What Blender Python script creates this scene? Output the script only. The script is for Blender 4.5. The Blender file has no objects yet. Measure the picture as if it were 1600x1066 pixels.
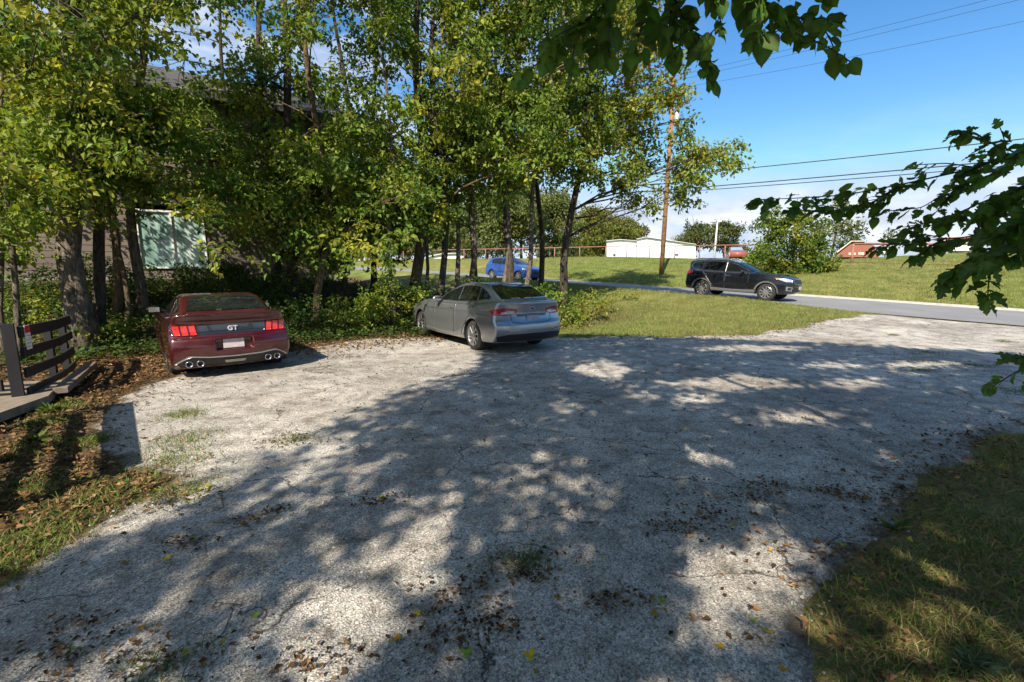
import bpy, bmesh, math, random
import numpy as np
from mathutils import Vector, Matrix
R = math.radians
rng = np.random.default_rng(7)
random.seed(7)
C = bpy.context.scene.collection

# ------------------------------------------------------------------ camera, sky, sun, exposure
F_PX, HORIZON, CAM_H = 740.0, 420.0, 1.80           # photograph pixels (1600 x 1066), metres
PITCH = math.atan((533 - HORIZON) / F_PX)
cam = bpy.data.cameras.new('camera'); cam_o = bpy.data.objects.new('camera', cam); C.objects.link(cam_o)
cam.sensor_width = 36.0; cam.lens = 36.0 * F_PX / 1600.0
cam.clip_start = 0.05; cam.clip_end = 3000
cam_o.location = (0, 0, CAM_H); cam_o.rotation_euler = (R(90) - PITCH, 0, 0)
bpy.context.scene.camera = cam_o

SUN_EL, SHADOW_AZ = R(42), R(20)                      # shadows run 20 degrees right of straight ahead
sx, sy = math.sin(SHADOW_AZ), math.cos(SHADOW_AZ)
sun = bpy.data.lights.new('sun', 'SUN'); sun.energy = 5.0; sun.angle = R(0.55); sun.color = (1.0, 0.90, 0.76)
sun_o = bpy.data.objects.new('sun', sun); C.objects.link(sun_o)
sdir = Vector((sx * math.cos(SUN_EL), sy * math.cos(SUN_EL), -math.sin(SUN_EL)))
sun_o.rotation_euler = sdir.to_track_quat('-Z', 'Y').to_euler(); sun_o.location = (-20, -40, 40)

W = bpy.data.worlds.new('World'); bpy.context.scene.world = W; W.use_nodes = True
nt = W.node_tree; nt.nodes.clear()
def N(t, typ, **kw):
    n = t.nodes.new(typ)
    for k, v in kw.items():
        if k in n.inputs: n.inputs[k].default_value = v
        else: setattr(n, k, v)
    return n
sky = N(nt, 'ShaderNodeTexSky'); sky.sky_type = 'NISHITA'; sky.sun_disc = False
sky.sun_elevation = SUN_EL; sky.sun_rotation = math.atan2(-sx, -sy); sky.altitude = 200
sky.air_density = 1.0; sky.dust_density = 0.3; sky.ozone_density = 1.6
hs = N(nt, 'ShaderNodeHueSaturation', Saturation=1.32, Value=1.12)
nt.links.new(sky.outputs[0], hs.inputs['Color'])
tc = N(nt, 'ShaderNodeTexCoord'); sep = N(nt, 'ShaderNodeSeparateXYZ')
nt.links.new(tc.outputs['Generated'], sep.inputs[0])
mp = N(nt, 'ShaderNodeMapping'); mp.inputs['Scale'].default_value = (2.6, 2.6, 7.0); mp.inputs['Location'].default_value = (0.35, 0.1, 0.0)
nt.links.new(tc.outputs['Generated'], mp.inputs[0])
cn = N(nt, 'ShaderNodeTexNoise', Scale=1.5, Detail=8.0, Roughness=0.58); nt.links.new(mp.outputs[0], cn.inputs[0])
cr = N(nt, 'ShaderNodeMapRange'); cr.inputs[1].default_value = 0.40; cr.inputs[2].default_value = 0.58
nt.links.new(cn.outputs[0], cr.inputs[0])
er = N(nt, 'ShaderNodeValToRGB'); e = er.color_ramp.elements
e[0].position = 0.0; e[0].color = (1, 1, 1, 1); e[1].position = 0.26; e[1].color = (0.0, 0, 0, 1)
e2 = er.color_ramp.elements.new(0.085); e2.color = (0.9, 0.9, 0.9, 1)
e3 = er.color_ramp.elements.new(0.15); e3.color = (0.22, 0.22, 0.22, 1)
nt.links.new(sep.outputs[2], er.inputs[0])
# more cloud to the left (behind the trees) than to the right
xr = N(nt, 'ShaderNodeMapRange'); xr.inputs[1].default_value = -0.2; xr.inputs[2].default_value = 0.35; xr.inputs[3].default_value = 0.75; xr.inputs[4].default_value = 0.0
nt.links.new(sep.outputs[0], xr.inputs[0])
mx = N(nt, 'ShaderNodeMath', operation='MAXIMUM'); nt.links.new(er.outputs[0], mx.inputs[0]); nt.links.new(xr.outputs[0], mx.inputs[1])
mm = N(nt, 'ShaderNodeMath', operation='MULTIPLY'); nt.links.new(cr.outputs[0], mm.inputs[0]); nt.links.new(mx.outputs[0], mm.inputs[1])
c2 = N(nt, 'ShaderNodeTexNoise', Scale=4.0, Detail=5.0); nt.links.new(mp.outputs[0], c2.inputs[0])
cc = N(nt, 'ShaderNodeValToRGB'); cc.color_ramp.elements[0].position = 0.35; cc.color_ramp.elements[0].color = (3.5, 3.9, 4.7, 1)
cc.color_ramp.elements[1].position = 0.62; cc.color_ramp.elements[1].color = (6.5, 6.6, 6.8, 1)
nt.links.new(c2.outputs[0], cc.inputs[0])
cm = N(nt, 'ShaderNodeMixRGB'); nt.links.new(mm.outputs[0], cm.inputs[0]); dk = N(nt, 'ShaderNodeMixRGB', blend_type='DARKEN'); dk.inputs[0].default_value = 1.0; dk.inputs[2].default_value = (3.5, 4.6, 6.2, 1); nt.links.new(hs.outputs[0], dk.inputs[1]); nt.links.new(dk.outputs[0], cm.inputs[1]); nt.links.new(cc.outputs[0], cm.inputs[2])
bg = N(nt, 'ShaderNodeBackground', Strength=0.095); nt.links.new(cm.outputs[0], bg.inputs[0])
wo = N(nt, 'ShaderNodeOutputWorld'); nt.links.new(bg.outputs[0], wo.inputs[0])
vs = bpy.context.scene.view_settings
vs.view_transform = 'Standard'; vs.look = 'None'; vs.exposure = 0.88; vs.gamma = 1.0; vs.use_curve_mapping = False
bpy.context.scene.cycles.max_bounces = 6; bpy.context.scene.cycles.transparent_max_bounces = 8

# ------------------------------------------------------------------ helpers
def tag(o, label=None, cat=None, group=None, kind=None):
    if label: o['label'] = label
    if cat: o['category'] = cat
    if group: o['group'] = group
    if kind: o['kind'] = kind
    return o
def empty(name, loc, rz=0.0):
    o = bpy.data.objects.new(name, None); C.objects.link(o); o.location = loc; o.rotation_euler = (0, 0, rz); o.empty_display_size = 0.2
    return o
def mk(name, V, faces, mat, parent=None, smooth=False, cols=None, loc=None):
    """one mesh object from numpy arrays; faces = array (n,k) or list of such arrays; mat = material or list"""
    V = np.asarray(V, dtype=np.float32).reshape(-1, 3)
    if isinstance(faces, np.ndarray): faces = [faces]
    faces = [np.asarray(f, dtype=np.int32) for f in faces if len(f)]
    me = bpy.data.meshes.new(name)
    me.vertices.add(len(V)); me.vertices.foreach_set('co', V.ravel())
    nl = sum(f.size for f in faces); npol = sum(len(f) for f in faces)
    me.loops.add(nl); me.polygons.add(npol)
    me.loops.foreach_set('vertex_index', np.concatenate([f.ravel() for f in faces]))
    tot = np.concatenate([np.full(len(f), f.shape[1], np.int32) for f in faces])
    st = np.concatenate([[0], np.cumsum(tot)[:-1]]).astype(np.int32)
    me.polygons.foreach_set('loop_start', st)
    me.polygons.foreach_set('use_smooth', np.full(npol, bool(smooth)))
    if cols is not None:
        a = me.attributes.new('tint', 'FLOAT_COLOR', 'POINT')
        c = np.ones((len(V), 4), np.float32); c[:, :3] = cols
        a.data.foreach_set('color', c.ravel())
    me.update(calc_edges=True); me.validate()
    for m in (mat if isinstance(mat, list) else [mat]): me.materials.append(m)
    o = bpy.data.objects.new(name, me); C.objects.link(o)
    if parent: o.parent = parent
    if loc is not None: o.location = loc
    return o
class MB:
    """collects simple shapes into one mesh"""
    def __init__(s): s.V = []; s.F = {}; s.n = 0
    def add(s, V, F):
        V = np.asarray(V, float).reshape(-1, 3)
        for f in F: s.F.setdefault(len(f), []).append([i + s.n for i in f])
        s.V.append(V); s.n += len(V); return s
    def box(s, c, d, rz=0.0, M=None, bev=0.0):
        h = np.array(d) / 2.0
        b = min(bev, h.min() * .8)
        if b > 0:                                     # chamfered box
            P = []
            for sx_ in (-1, 1):
                for sy_ in (-1, 1):
                    for sz_ in (-1, 1):
                        for k in range(3):
                            q = h.copy(); q[k] -= 0
                            p = h - b; p[k] = h[k]; P.append(p * np.array([sx_, sy_, sz_]))
            bm = bmesh.new()
            for p in P: bm.verts.new(p)
            r = bmesh.ops.convex_hull(bm, input=bm.verts); bm.verts.index_update()
            V = np.array([v.co[:] for v in bm.verts]); F = [[v.index for v in f.verts] for f in bm.faces]; bm.free()
        else:
            V = np.array([[x, y, z] for x in (-1, 1) for y in (-1, 1) for z in (-1, 1)]) * h
            F = [(0, 1, 3, 2), (4, 6, 7, 5), (0, 4, 5, 1), (2, 3, 7, 6), (0, 2, 6, 4), (1, 5, 7, 3)]
        if M is not None: V = V @ np.array(M).T
        elif rz:
            c_, s_ = math.cos(rz), math.sin(rz); V = V @ np.array([[c_, s_, 0], [-s_, c_, 0], [0, 0, 1]])
        return s.add(V + np.array(c), F)
    def beam(s, a, b, w, h, bev=0.0):
        """rectangular bar from a to b; h is measured upwards"""
        a, b = np.array(a, float), np.array(b, float); d = b - a; L = np.linalg.norm(d); x = d / L
        up = np.array([0, 0, 1.0]) if abs(x[2]) < .95 else np.array([1.0, 0, 0])
        y = np.cross(up, x); y /= np.linalg.norm(y); z = np.cross(x, y)
        return s.box((a + b) / 2, (L, w, h), M=np.array([x, y, z]).T, bev=bev)
    def tube(s, P, r, n=8, cap=True):
        V, F = tube_np(P, r, n); s.add(V, F.tolist())
        if cap: 
            s.F.setdefault(n, []).append([s.n - len(V) + i for i in range(n)][::-1]); s.F[n].append([s.n - n + i for i in range(n)])
        return s
    def build(s, name, mat, parent=None, smooth=False):
        return mk(name, np.concatenate(s.V), [np.array(f) for f in s.F.values()], mat, parent, smooth)
def tube_np(P, r, n=8):
    P = np.asarray(P, float); m = len(P); r = np.broadcast_to(np.asarray(r, float), (m,))
    T = np.gradient(P, axis=0); T /= np.linalg.norm(T, axis=1)[:, None] + 1e-9
    ref = np.array([0, 0, 1.0]) if abs(T[0, 2]) < .9 else np.array([1.0, 0, 0])
    A = np.cross(T, ref); A /= np.linalg.norm(A, axis=1)[:, None] + 1e-9; B = np.cross(T, A)
    a = np.linspace(0, 2 * np.pi, n, endpoint=False)
    V = P[:, None, :] + r[:, None, None] * (np.cos(a)[None, :, None] * A[:, None, :] + np.sin(a)[None, :, None] * B[:, None, :])
    i = np.arange(m - 1)[:, None] * n; j = np.arange(n)[None, :]; j2 = (j + 1) % n
    F = np.stack([i + j, i + j2, i + n + j2, i + n + j], -1).reshape(-1, 4)
    return V.reshape(-1, 3), F
def S(x):
    x = np.clip(x, 0, 1); return x * x * (3 - 2 * x)

# ------------------------------------------------------------------ where things stand
cp, sp_ = math.cos(PITCH), math.sin(PITCH)
def ray(px, py):
    x = (px - 800) / F_PX; y = (533 - py) / F_PX
    return np.array([x, cp + y * sp_, -sp_ + y * cp])
def at(px, py, Y):
    """the point seen at photo pixel (px,py) whose distance ahead is Y metres"""
    d = ray(px, py); return np.array([0, 0, CAM_H]) + d * (Y / d[1])
def project(P):
    P = np.asarray(P, float); x, y, z = P[..., 0], P[..., 1], P[..., 2] - CAM_H
    yc = y * cp - z * sp_; zc = y * sp_ + z * cp
    yc = np.where(np.abs(yc) < 1e-6, 1e-6, yc)
    return 800 + F_PX * x / yc, 533 - F_PX * zc / yc, yc
ROAD_O = np.array([14.5, 14.0]); RN = np.array([.719, .695]); RU = np.array([.695, -.719]); ROAD_W = 6.75
def st_of(x, y):
    s = (x - ROAD_O[0]) * RN[0] + (y - ROAD_O[1]) * RN[1]; t = -((x - ROAD_O[0]) * RU[0] + (y - ROAD_O[1]) * RU[1])
    return s, t
def xy_of(s, t): return ROAD_O[0] + s * RN[0] - t * RU[0], ROAD_O[1] + s * RN[1] - t * RU[1]
def zroad(t): 
    t = np.asarray(t, float); return .15 + .037 * np.where(t > 46, 46 + 6 * np.tanh((t - 46) / 6), np.where(t < -12, -12 + 8 * np.tanh((t + 12) / 8), t))
def Z(x, y):
    x = np.asarray(x, float); y = np.asarray(y, float)
    s, t = st_of(x, y); zr = zroad(t)
    q = (x + 8) * -.57 + (y - 9) * .82; a = (x + 8) * .82 + (y - 9) * .57
    bank = 1.45 * S((q - .2) / 8.0) * (1 - S((a - 5) / 9.0)) * (1 - S((s + 8) / 6))
    z = zr * S((s + 8.5) / 8.0) + bank + np.interp(t, [1.5, 4, 7, 10, 13, 24, 34, 44], [0, .10, .27, .27, .33, .36, .30, 0]) * np.exp(-((s + 1.2) / .95) ** 2)
    u = np.clip((s - ROAD_W) / 11.0, 0, 1)
    rise = 1.75 * (u ** .9 * (1 - u * .15)) / .85 * (1 - .35 * S((t - 26) / 20))
    rise2 = 1.35 * S((s - 18) / 18) * (1 - S((t + 2) / 20))
    return np.where(s > 0, zr + rise + rise2, z)
def ground_at(px, py):
    """the ground point seen at photo pixel (px,py)"""
    d = ray(px, py); t = 0.5
    for _ in range(4000):
        p = np.array([0, 0, CAM_H]) + d * t; h = p[2] - Z(p[0], p[1])
        if h < .002: break
        t += max(.004, h * .5)
    return p
def fbm(x, y, seed=0, octs=4):
    """cheap smooth value noise, about -1..1"""
    r = np.random.default_rng(seed); v = 0
    for o in range(octs):
        k = 2.0 ** o
        for _ in range(3):
            a = r.uniform(0, 6.28); f = r.uniform(.7, 1.5) * k; v = v + np.sin((x * math.cos(a) + y * math.sin(a)) * f + r.uniform(0, 6.28)) / k / 3
    return v / 1.2

# ------------------------------------------------------------------ materials
def new_mat(name):
    m = bpy.data.materials.new(name); m.use_nodes = True; t = m.node_tree; t.nodes.clear()
    out = N(t, 'ShaderNodeOutputMaterial'); b = N(t, 'ShaderNodeBsdfPrincipled'); t.links.new(b.outputs[0], out.inputs[0])
    return m, t, b, out
def ramp(t, src, stops):
    r = N(t, 'ShaderNodeValToRGB'); e = r.color_ramp.elements
    while len(e) < len(stops): e.new(.5)
    for k, (p, c) in enumerate(stops): e[k].position = p; e[k].color = (*c, 1) if len(c) == 3 else c
    t.links.new(src, r.inputs[0]); return r.outputs[0]
def mixc(t, f, a, b, mode='MIX'):
    m = N(t, 'ShaderNodeMixRGB', blend_type=mode)
    for s_, v in ((0, f), (1, a), (2, b)):
        if hasattr(v, 'links') or isinstance(v, bpy.types.NodeSocket): t.links.new(v, m.inputs[s_])
        else: m.inputs[s_].default_value = v if s_ == 0 else (*v, 1)
    return m.outputs[0]
def noise(t, scale, detail=4.0, rough=.55, vec=None, dist=0.0):
    n = N(t, 'ShaderNodeTexNoise', Scale=scale, Detail=detail, Roughness=rough, Distortion=dist)
    if vec is not None: t.links.new(vec, n.inputs[0])
    return n.outputs[0]
def objco(t, scale=None):
    c = N(t, 'ShaderNodeTexCoord').outputs['Object']
    if scale:
        m = N(t, 'ShaderNodeMapping'); m.inputs['Scale'].default_value = scale; t.links.new(c, m.inputs[0]); c = m.outputs[0]
    return c
def bump(t, b, h, strength=.4, dist=.01, prev=None):
    n = N(t, 'ShaderNodeBump', Strength=strength, Distance=dist); t.links.new(h, n.inputs['Height'])
    if prev is not None: t.links.new(prev, n.inputs['Normal'])
    t.links.new(n.outputs[0], b.inputs['Normal']); return n.outputs[0]
def M(name, col, rough=.6, metal=0.0, var=.25, scale=8.0, bmp=0.0, coat=0.0, stretch=None, spec=.5):
    m, t, b, o = new_mat(name); v = objco(t, stretch)
    n = noise(t, scale, 5.0, .6, v)
    lo = tuple(c * (1 - var) for c in col); hi = tuple(min(1, c * (1 + var)) for c in col)
    t.links.new(ramp(t, n, [(.3, lo), (.7, hi)]), b.inputs['Base Color'])
    b.inputs['Roughness'].default_value = rough; b.inputs['Metallic'].default_value = metal
    b.inputs['Coat Weight'].default_value = coat; b.inputs['Coat Roughness'].default_value = .04; b.inputs['Specular IOR Level'].default_value = spec
    if bmp: bump(t, b, n, bmp, .01)
    return m
def leaf_mat(name, trans=.42, rough=.55, spec=.3):
    m, t, b, out = new_mat(name)
    a = N(t, 'ShaderNodeAttribute', attribute_name='tint').outputs['Color']
    n = noise(t, 14.0, 2.0, .5, objco(t))
    col = mixc(t, 1.0, a, ramp(t, n, [(.3, (.8, .8, .8)), (.7, (1.15, 1.15, 1.15))]), 'MULTIPLY')
    t.links.new(col, b.inputs['Base Color']); b.inputs['Roughness'].default_value = rough; b.inputs['Specular IOR Level'].default_value = spec
    tr = N(t, 'ShaderNodeBsdfTranslucent'); t.links.new(mixc(t, 1.0, col, (1.25, 1.2, .55), 'MULTIPLY'), tr.inputs[0])
    ms = N(t, 'ShaderNodeMixShader', Fac=trans); t.links.new(b.outputs[0], ms.inputs[1]); t.links.new(tr.outputs[0], ms.inputs[2])
    t.links.new(ms.outputs[0], out.inputs[0]); return m
MAT = {}
MAT['leaf'] = leaf_mat('leaf_green'); MAT['near_leaf'] = leaf_mat('leaf_overhang', .5, .45, .35); MAT['dry'] = leaf_mat('leaf_dry', .1, .8, .1); MAT['blade'] = leaf_mat('grass_blade', .25, .7, .15)
def bark(name, a, b_):
    m, t, b, o = new_mat(name)
    v = objco(t, (1, 1, .28)); n1 = noise(t, 21.0, 6.0, .7, v, .6); n2 = noise(t, 2.2, 3.0, .5, objco(t))
    c = ramp(t, n1, [(.42, a), (.58, b_)]); c = mixc(t, .35, c, ramp(t, n2, [(.35, (.05, .045, .03)), (.65, tuple(x * 1.15 for x in b_))]))
    t.links.new(c, b.inputs['Base Color']); b.inputs['Roughness'].default_value = .9; b.inputs['Specular IOR Level'].default_value = .15
    bump(t, b, n1, 1.0, .07); return m
MAT['bark'] = bark('bark_grey', (.045, .035, .026), (.24, .20, .155)); MAT['bark_brown'] = bark('bark_brown', (.05, .035, .02), (.22, .155, .095)); MAT['bark_dark'] = bark('bark_dark', (.025, .02, .016), (.11, .09, .07))
MAT['twig'] = M('twig_bark', (.05, .042, .028), .8)
# ------------------------------------------------------------------ ground, gravel lot, road
def axis(lo, hi, a, b, step, g=1.13):
    v = list(np.arange(a, b + 1e-6, step)); d = step; x = b
    while x < hi: d *= g; x += d; v.append(x)
    d = step; x = a
    while x > lo: d *= g; x -= d; v.insert(0, x)
    return np.array(v)
gx = axis(-900, 900, -14, 22, .25); gy = axis(-80, 1600, -2, 34, .25)
X, Y = np.meshgrid(gx, gy); Zg = Z(X, Y)
s_, t_ = st_of(X, Y)
q_ = (X + 8) * -.57 + (Y - 9) * .82
nz = fbm(X * .9, Y * .9, 3); n2 = fbm(X * .25, Y * .25, 4)
grass_c = np.array([.145, .185, .048]); dry_c = np.array([.225, .205, .085]); soil_c = np.array([.12, .085, .053])
mixd = np.clip(.42 + .45 * n2 + .2 * nz, 0, 1)[..., None]
col = grass_c * (1 - mixd) + dry_c * mixd
soil = np.maximum(S((q_ + 1.4 + nz * .5) / .9) * (1 - S((X + 8) * .82 / 6.5 + (Y - 9) * .57 / 6.5 - 1.75)), S((-X - 1.3 - .25 * Y + nz * .35) / .7)) * (s_ < -3)
near_r = S((X - 1.2) / 1.0) * (Y < 6) * (s_ < -3)
soil = np.maximum(soil, near_r * np.clip(.25 + nz * .5, 0, .8))
soil = np.clip(soil, 0, 1)[..., None]; col = col * (1 - soil) + soil_c * soil
rim_r = (S((X - .8) / .5) * (Y < 7.5) * (s_ < -3))[..., None]; col = col * (1 - .55 * rim_r) + np.array([.30, .235, .12]) * .55 * rim_r
ny_, nx_ = X.shape
ii = np.arange(ny_ - 1)[:, None] * nx_ + np.arange(nx_ - 1)[None, :]
Fg = np.stack([ii, ii + 1, ii + nx_ + 1, ii + nx_], -1).reshape(-1, 4)
m, t, b, o = new_mat('grassy_ground')
a = N(t, 'ShaderNodeAttribute', attribute_name='tint').outputs['Color']; v = objco(t)
c = mixc(t, 1.0, a, ramp(t, noise(t, 1.3, 6, .65, v), [(.3, (.55, .6, .5)), (.7, (1.35, 1.3, 1.2))]), 'MULTIPLY')
c = mixc(t, 1.0, c, ramp(t, noise(t, 26, 5, .7, v), [(.3, (.45, .5, .45)), (.7, (1.5, 1.45, 1.4))]), 'MULTIPLY')
t.links.new(c, b.inputs['Base Color']); b.inputs['Roughness'].default_value = .95; b.inputs['Specular IOR Level'].default_value = .1
bump(t, b, noise(t, 30, 5, .7, v), .9, .06); MAT['ground'] = m
ground = mk('ground', np.stack([X, Y, Zg], -1), Fg, m, smooth=True, cols=col.reshape(-1, 3)); tag(ground, kind='structure')

def in_poly(x, y, P):
    x = np.asarray(x); y = np.asarray(y); r = np.zeros(x.shape, bool); n = len(P)
    for i in range(n):
        x1, y1 = P[i]; x2, y2 = P[(i + 1) % n]
        c_ = ((y1 > y) != (y2 > y)) & (x < (x2 - x1) * (y - y1) / (y2 - y1 + 1e-12) + x1); r ^= c_
    return r
def near_poly(x, y, P):
    """nearest point on the outline"""
    best = np.full(x.shape, 1e9); bx = x.copy(); by = y.copy(); n = len(P)
    for i in range(n):
        a_, b_ = np.array(P[i]), np.array(P[(i + 1) % n]); d = b_ - a_; L2 = d @ d + 1e-12
        u = np.clip(((x - a_[0]) * d[0] + (y - a_[1]) * d[1]) / L2, 0, 1); qx = a_[0] + u * d[0]; qy = a_[1] + u * d[1]
        dd = (x - qx) ** 2 + (y - qy) ** 2; k = dd < best; best[k] = dd[k]; bx[k] = qx[k]; by[k] = qy[k]
    return bx, by, np.sqrt(best)
def rough_outline(P, amp, seed, step=.12):
    out = []
    for i in range(len(P)):
        a_, b_ = np.array(P[i], float), np.array(P[(i + 1) % len(P)], float); L = np.linalg.norm(b_ - a_); n = max(1, int(L / step))
        for k in range(n): out.append(a_ + (b_ - a_) * k / n)
    out = np.array(out); T = np.roll(out, -1, 0) - np.roll(out, 1, 0); T /= np.linalg.norm(T, axis=1)[:, None] + 1e-9
    return out + np.stack([-T[:, 1], T[:, 0]], 1) * (amp * np.clip(out[:, 1] / 6, .12, 1) * fbm(out[:, 0] * 3.4, out[:, 1] * 3.4, seed, 5))[:, None]
def sheet(name, P, lift, step, mat):
    """a sheet following the terrain inside outline P"""
    P = np.asarray(P); lo, hi = P.min(0) - step, P.max(0) + step
    xs = np.arange(lo[0], hi[0], step); ys = np.arange(lo[1], hi[1], step); Xs, Ys = np.meshgrid(xs, ys)
    ins = in_poly(Xs, Ys, P); cx, cy = (Xs[:-1, :-1] + Xs[1:, 1:]) / 2, (Ys[:-1, :-1] + Ys[1:, 1:]) / 2
    cell = in_poly(cx, cy, P)
    touch = np.zeros(Xs.shape, bool)
    for dy in (0, 1):
        for dx in (0, 1): touch[dy:dy + cell.shape[0], dx:dx + cell.shape[1]] |= cell
    full = np.ones(Xs.shape, bool); p = np.pad(cell, 1)
    allc = p[:-1, :-1] & p[1:, :-1] & p[:-1, 1:] & p[1:, 1:]
    edge = touch & ~allc
    bx, by, _ = near_poly(Xs[edge], Ys[edge], P); Xs[edge] = bx; Ys[edge] = by
    idx = np.full(Xs.shape, -1); idx[touch] = np.arange(touch.sum())
    F = np.stack([idx[:-1, :-1], idx[:-1, 1:], idx[1:, 1:], idx[1:, :-1]], -1)[cell]
    xv, yv = Xs[touch], Ys[touch]; _, _, dd = near_poly(xv, yv, P[::2]); dd = np.where(edge[touch], 0, dd)
    V = np.stack([xv, yv, Z(xv, yv) + np.interp(dd, [0, .12, .3], [-.010, lift * .6, lift])], 1)
    return mk(name, V, F, mat, smooth=True, cols=np.repeat(np.clip(dd / .9, 0, 1)[:, None], 3, 1))
G = lambda px, py: tuple(ground_at(px, py)[:2])
road_edge = [xy_of(-.05, tt) for tt in (2.6, 0, -4, -9, -14)]
LOT = [G(-30, 925), G(60, 858), G(130, 818), G(205, 780), G(262, 752), G(225, 742), G(168, 738), G(138, 700), G(150, 655), G(172, 624), G(238, 598), G(312, 576), G(408, 554), G(480, 543), G(560, 530),
       G(640, 526), G(760, 528), G(880, 526), G(960, 525), G(1090, 525), G(1180, 520), G(1240, 512), G(1290, 499)] + road_edge + \
      [(24, 6.5), G(1598, 684), G(1532, 704), G(1470, 762), G(1412, 822), G(1372, 872), G(1330, 902), G(1285, 945), G(1290, 990), G(1318, 1040), (1.45, 1.6), (1.5, .6), (-3.4, .3), (-3.2, 1.9)]
LOTR = rough_outline(LOT, .22, 11, .09)
m, t, b, o = new_mat('chip_gravel'); v = objco(t)
big = noise(t, .55, 5, .6, v); mid = noise(t, 3.2, 6, .68, v); fine = noise(t, 75, 6, .75, v)
vor = N(t, 'ShaderNodeTexVoronoi', Scale=84.0); t.links.new(v, vor.inputs[0])
vor2 = N(t, 'ShaderNodeTexVoronoi', Scale=150.0); t.links.new(v, vor2.inputs[0])
base = ramp(t, vor.outputs['Color'], [(.12, (.09, .084, .077)), (.45, (.38, .362, .33)), (.85, (.80, .77, .71))])
base2 = ramp(t, vor2.outputs['Color'], [(.15, (.10, .092, .082)), (.5, (.43, .41, .375)), (.9, (.84, .81, .75))])
c = mixc(t, .45, base, base2)
c = mixc(t, 1.0, c, ramp(t, mid, [(.32, (.50, .48, .45)), (.52, (1.0, .99, .97)), (.72, (1.28, 1.27, 1.25))]), 'MULTIPLY')
c = mixc(t, 1.0, c, ramp(t, big, [(.35, (.74, .73, .72)), (.65, (1.14, 1.13, 1.10))]), 'MULTIPLY')
c = mixc(t, ramp(t, fine, [(.33, (1, 1, 1)), (.46, (0, 0, 0))]), c, (.06, .045, .042))       # dark pits in the binder
# worn through spots of dark soil
wornm = N(t, 'ShaderNodeMath', operation='MULTIPLY'); t.links.new(ramp(t, noise(t, 1.7, 7, .72, v, .3), [(.585, (0, 0, 0)), (.68, (1, 1, 1))]), wornm.inputs[0]); wornm.inputs[1].default_value = .8
c = mixc(t, wornm.outputs[0], c, (.085, .066, .05))
dirtm = N(t, 'ShaderNodeMath', operation='MULTIPLY'); t.links.new(ramp(t, noise(t, .42, 5, .62, v, .4), [(.46, (0, 0, 0)), (.68, (1, 1, 1))]), dirtm.inputs[0]); dirtm.inputs[1].default_value = .45
c = mixc(t, dirtm.outputs[0], c, (.155, .125, .095))
# the gravel thins out to soil towards its rim
ea = N(t, 'ShaderNodeAttribute', attribute_name='tint').outputs['Fac']
eadd = N(t, 'ShaderNodeMath', operation='SUBTRACT'); t.links.new(noise(t, 4.5, 7, .72, v), eadd.inputs[0]); t.links.new(ea, eadd.inputs[1])
c = mixc(t, ramp(t, eadd.outputs[0], [(.24, (0, 0, 0)), (.46, (1, 1, 1))]), c, (.105, .080, .055))
# cracks
wv = N(t, 'ShaderNodeVectorMath', operation='ADD'); nv = N(t, 'ShaderNodeTexNoise', Scale=2.2, Detail=5.0); t.links.new(v, nv.inputs[0])
sc = N(t, 'ShaderNodeVectorMath', operation='SCALE'); sc.inputs['Scale'].default_value = .55; t.links.new(nv.outputs['Color'], sc.inputs[0])
t.links.new(v, wv.inputs[0]); t.links.new(sc.outputs[0], wv.inputs[1])
ck = N(t, 'ShaderNodeTexVoronoi', Scale=.95); ck.feature = 'DISTANCE_TO_EDGE'; t.links.new(wv.outputs[0], ck.inputs[0])
ckm = ramp(t, ck.outputs[0], [(.0, (1, 1, 1)), (.003, (.7, .7, .7)), (.009, (0, 0, 0))])
brk = N(t, 'ShaderNodeMath', operation='MULTIPLY'); t.links.new(ckm, brk.inputs[0]); t.links.new(ramp(t, noise(t, .9, 3, .5, v), [(.41, (0, 0, 0)), (.52, (1, 1, 1))]), brk.inputs[1])
c = mixc(t, brk.outputs[0], c, (.035, .03, .026))
t.links.new(c, b.inputs['Base Color']); b.inputs['Roughness'].default_value = .88; b.inputs['Specular IOR Level'].default_value = .25
p1 = bump(t, b, mid, .5, .05); p2_ = bump(t, b, vor.outputs['Distance'], .55, .012, p1); bump(t, b, fine, .5, .010, p2_)
MAT['gravel'] = m
tag(sheet('gravel_lot', LOTR, .016, .2, m), kind='structure')

m, t, b, o = new_mat('asphalt'); v = objco(t)
c = mixc(t, 1.0, ramp(t, noise(t, 90, 3, .7, v), [(.3, (.14, .14, .145)), (.7, (.26, .258, .255))]), ramp(t, noise(t, .8, 4, .6, v), [(.3, (.85, .85, .85)), (.7, (1.12, 1.12, 1.1))]), 'MULTIPLY')
t.links.new(c, b.inputs['Base Color']); b.inputs['Roughness'].default_value = .85; bump(t, b, noise(t, 120, 3, .7, v), .3, .005); MAT['asphalt'] = m
MAT['concrete'] = M('concrete', (.33, .315, .29), .9, 0, .15, 9.0, .2)
def strip(name, s0, s1, lift, mat, t0=-60, t1=75, ns=6, h0=None):
    tt = np.arange(t0, t1, .75); ss = np.linspace(s0, s1, ns); T_, S2 = np.meshgrid(tt, ss, indexing='ij'); x, y = xy_of(S2, T_)
    zz = zroad(T_) + lift; nT, nS = T_.shape
    i = np.arange(nT - 1)[:, None] * nS + np.arange(nS - 1)[None, :]
    return mk(name, np.stack([x, y, zz], -1), np.stack([i, i + nS, i + nS + 1, i + 1], -1).reshape(-1, 4)[:, ::-1], mat, smooth=True)
tag(strip('road', 0, ROAD_W, .030, MAT['asphalt']), kind='structure')
tt = np.arange(-60, 9.5, .75); prof = [(ROAD_W - .12, .036), (ROAD_W - .02, .044), (ROAD_W + .02, .13), (ROAD_W + .13, .135), (ROAD_W + .15, -.05)]
V = []
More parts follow.
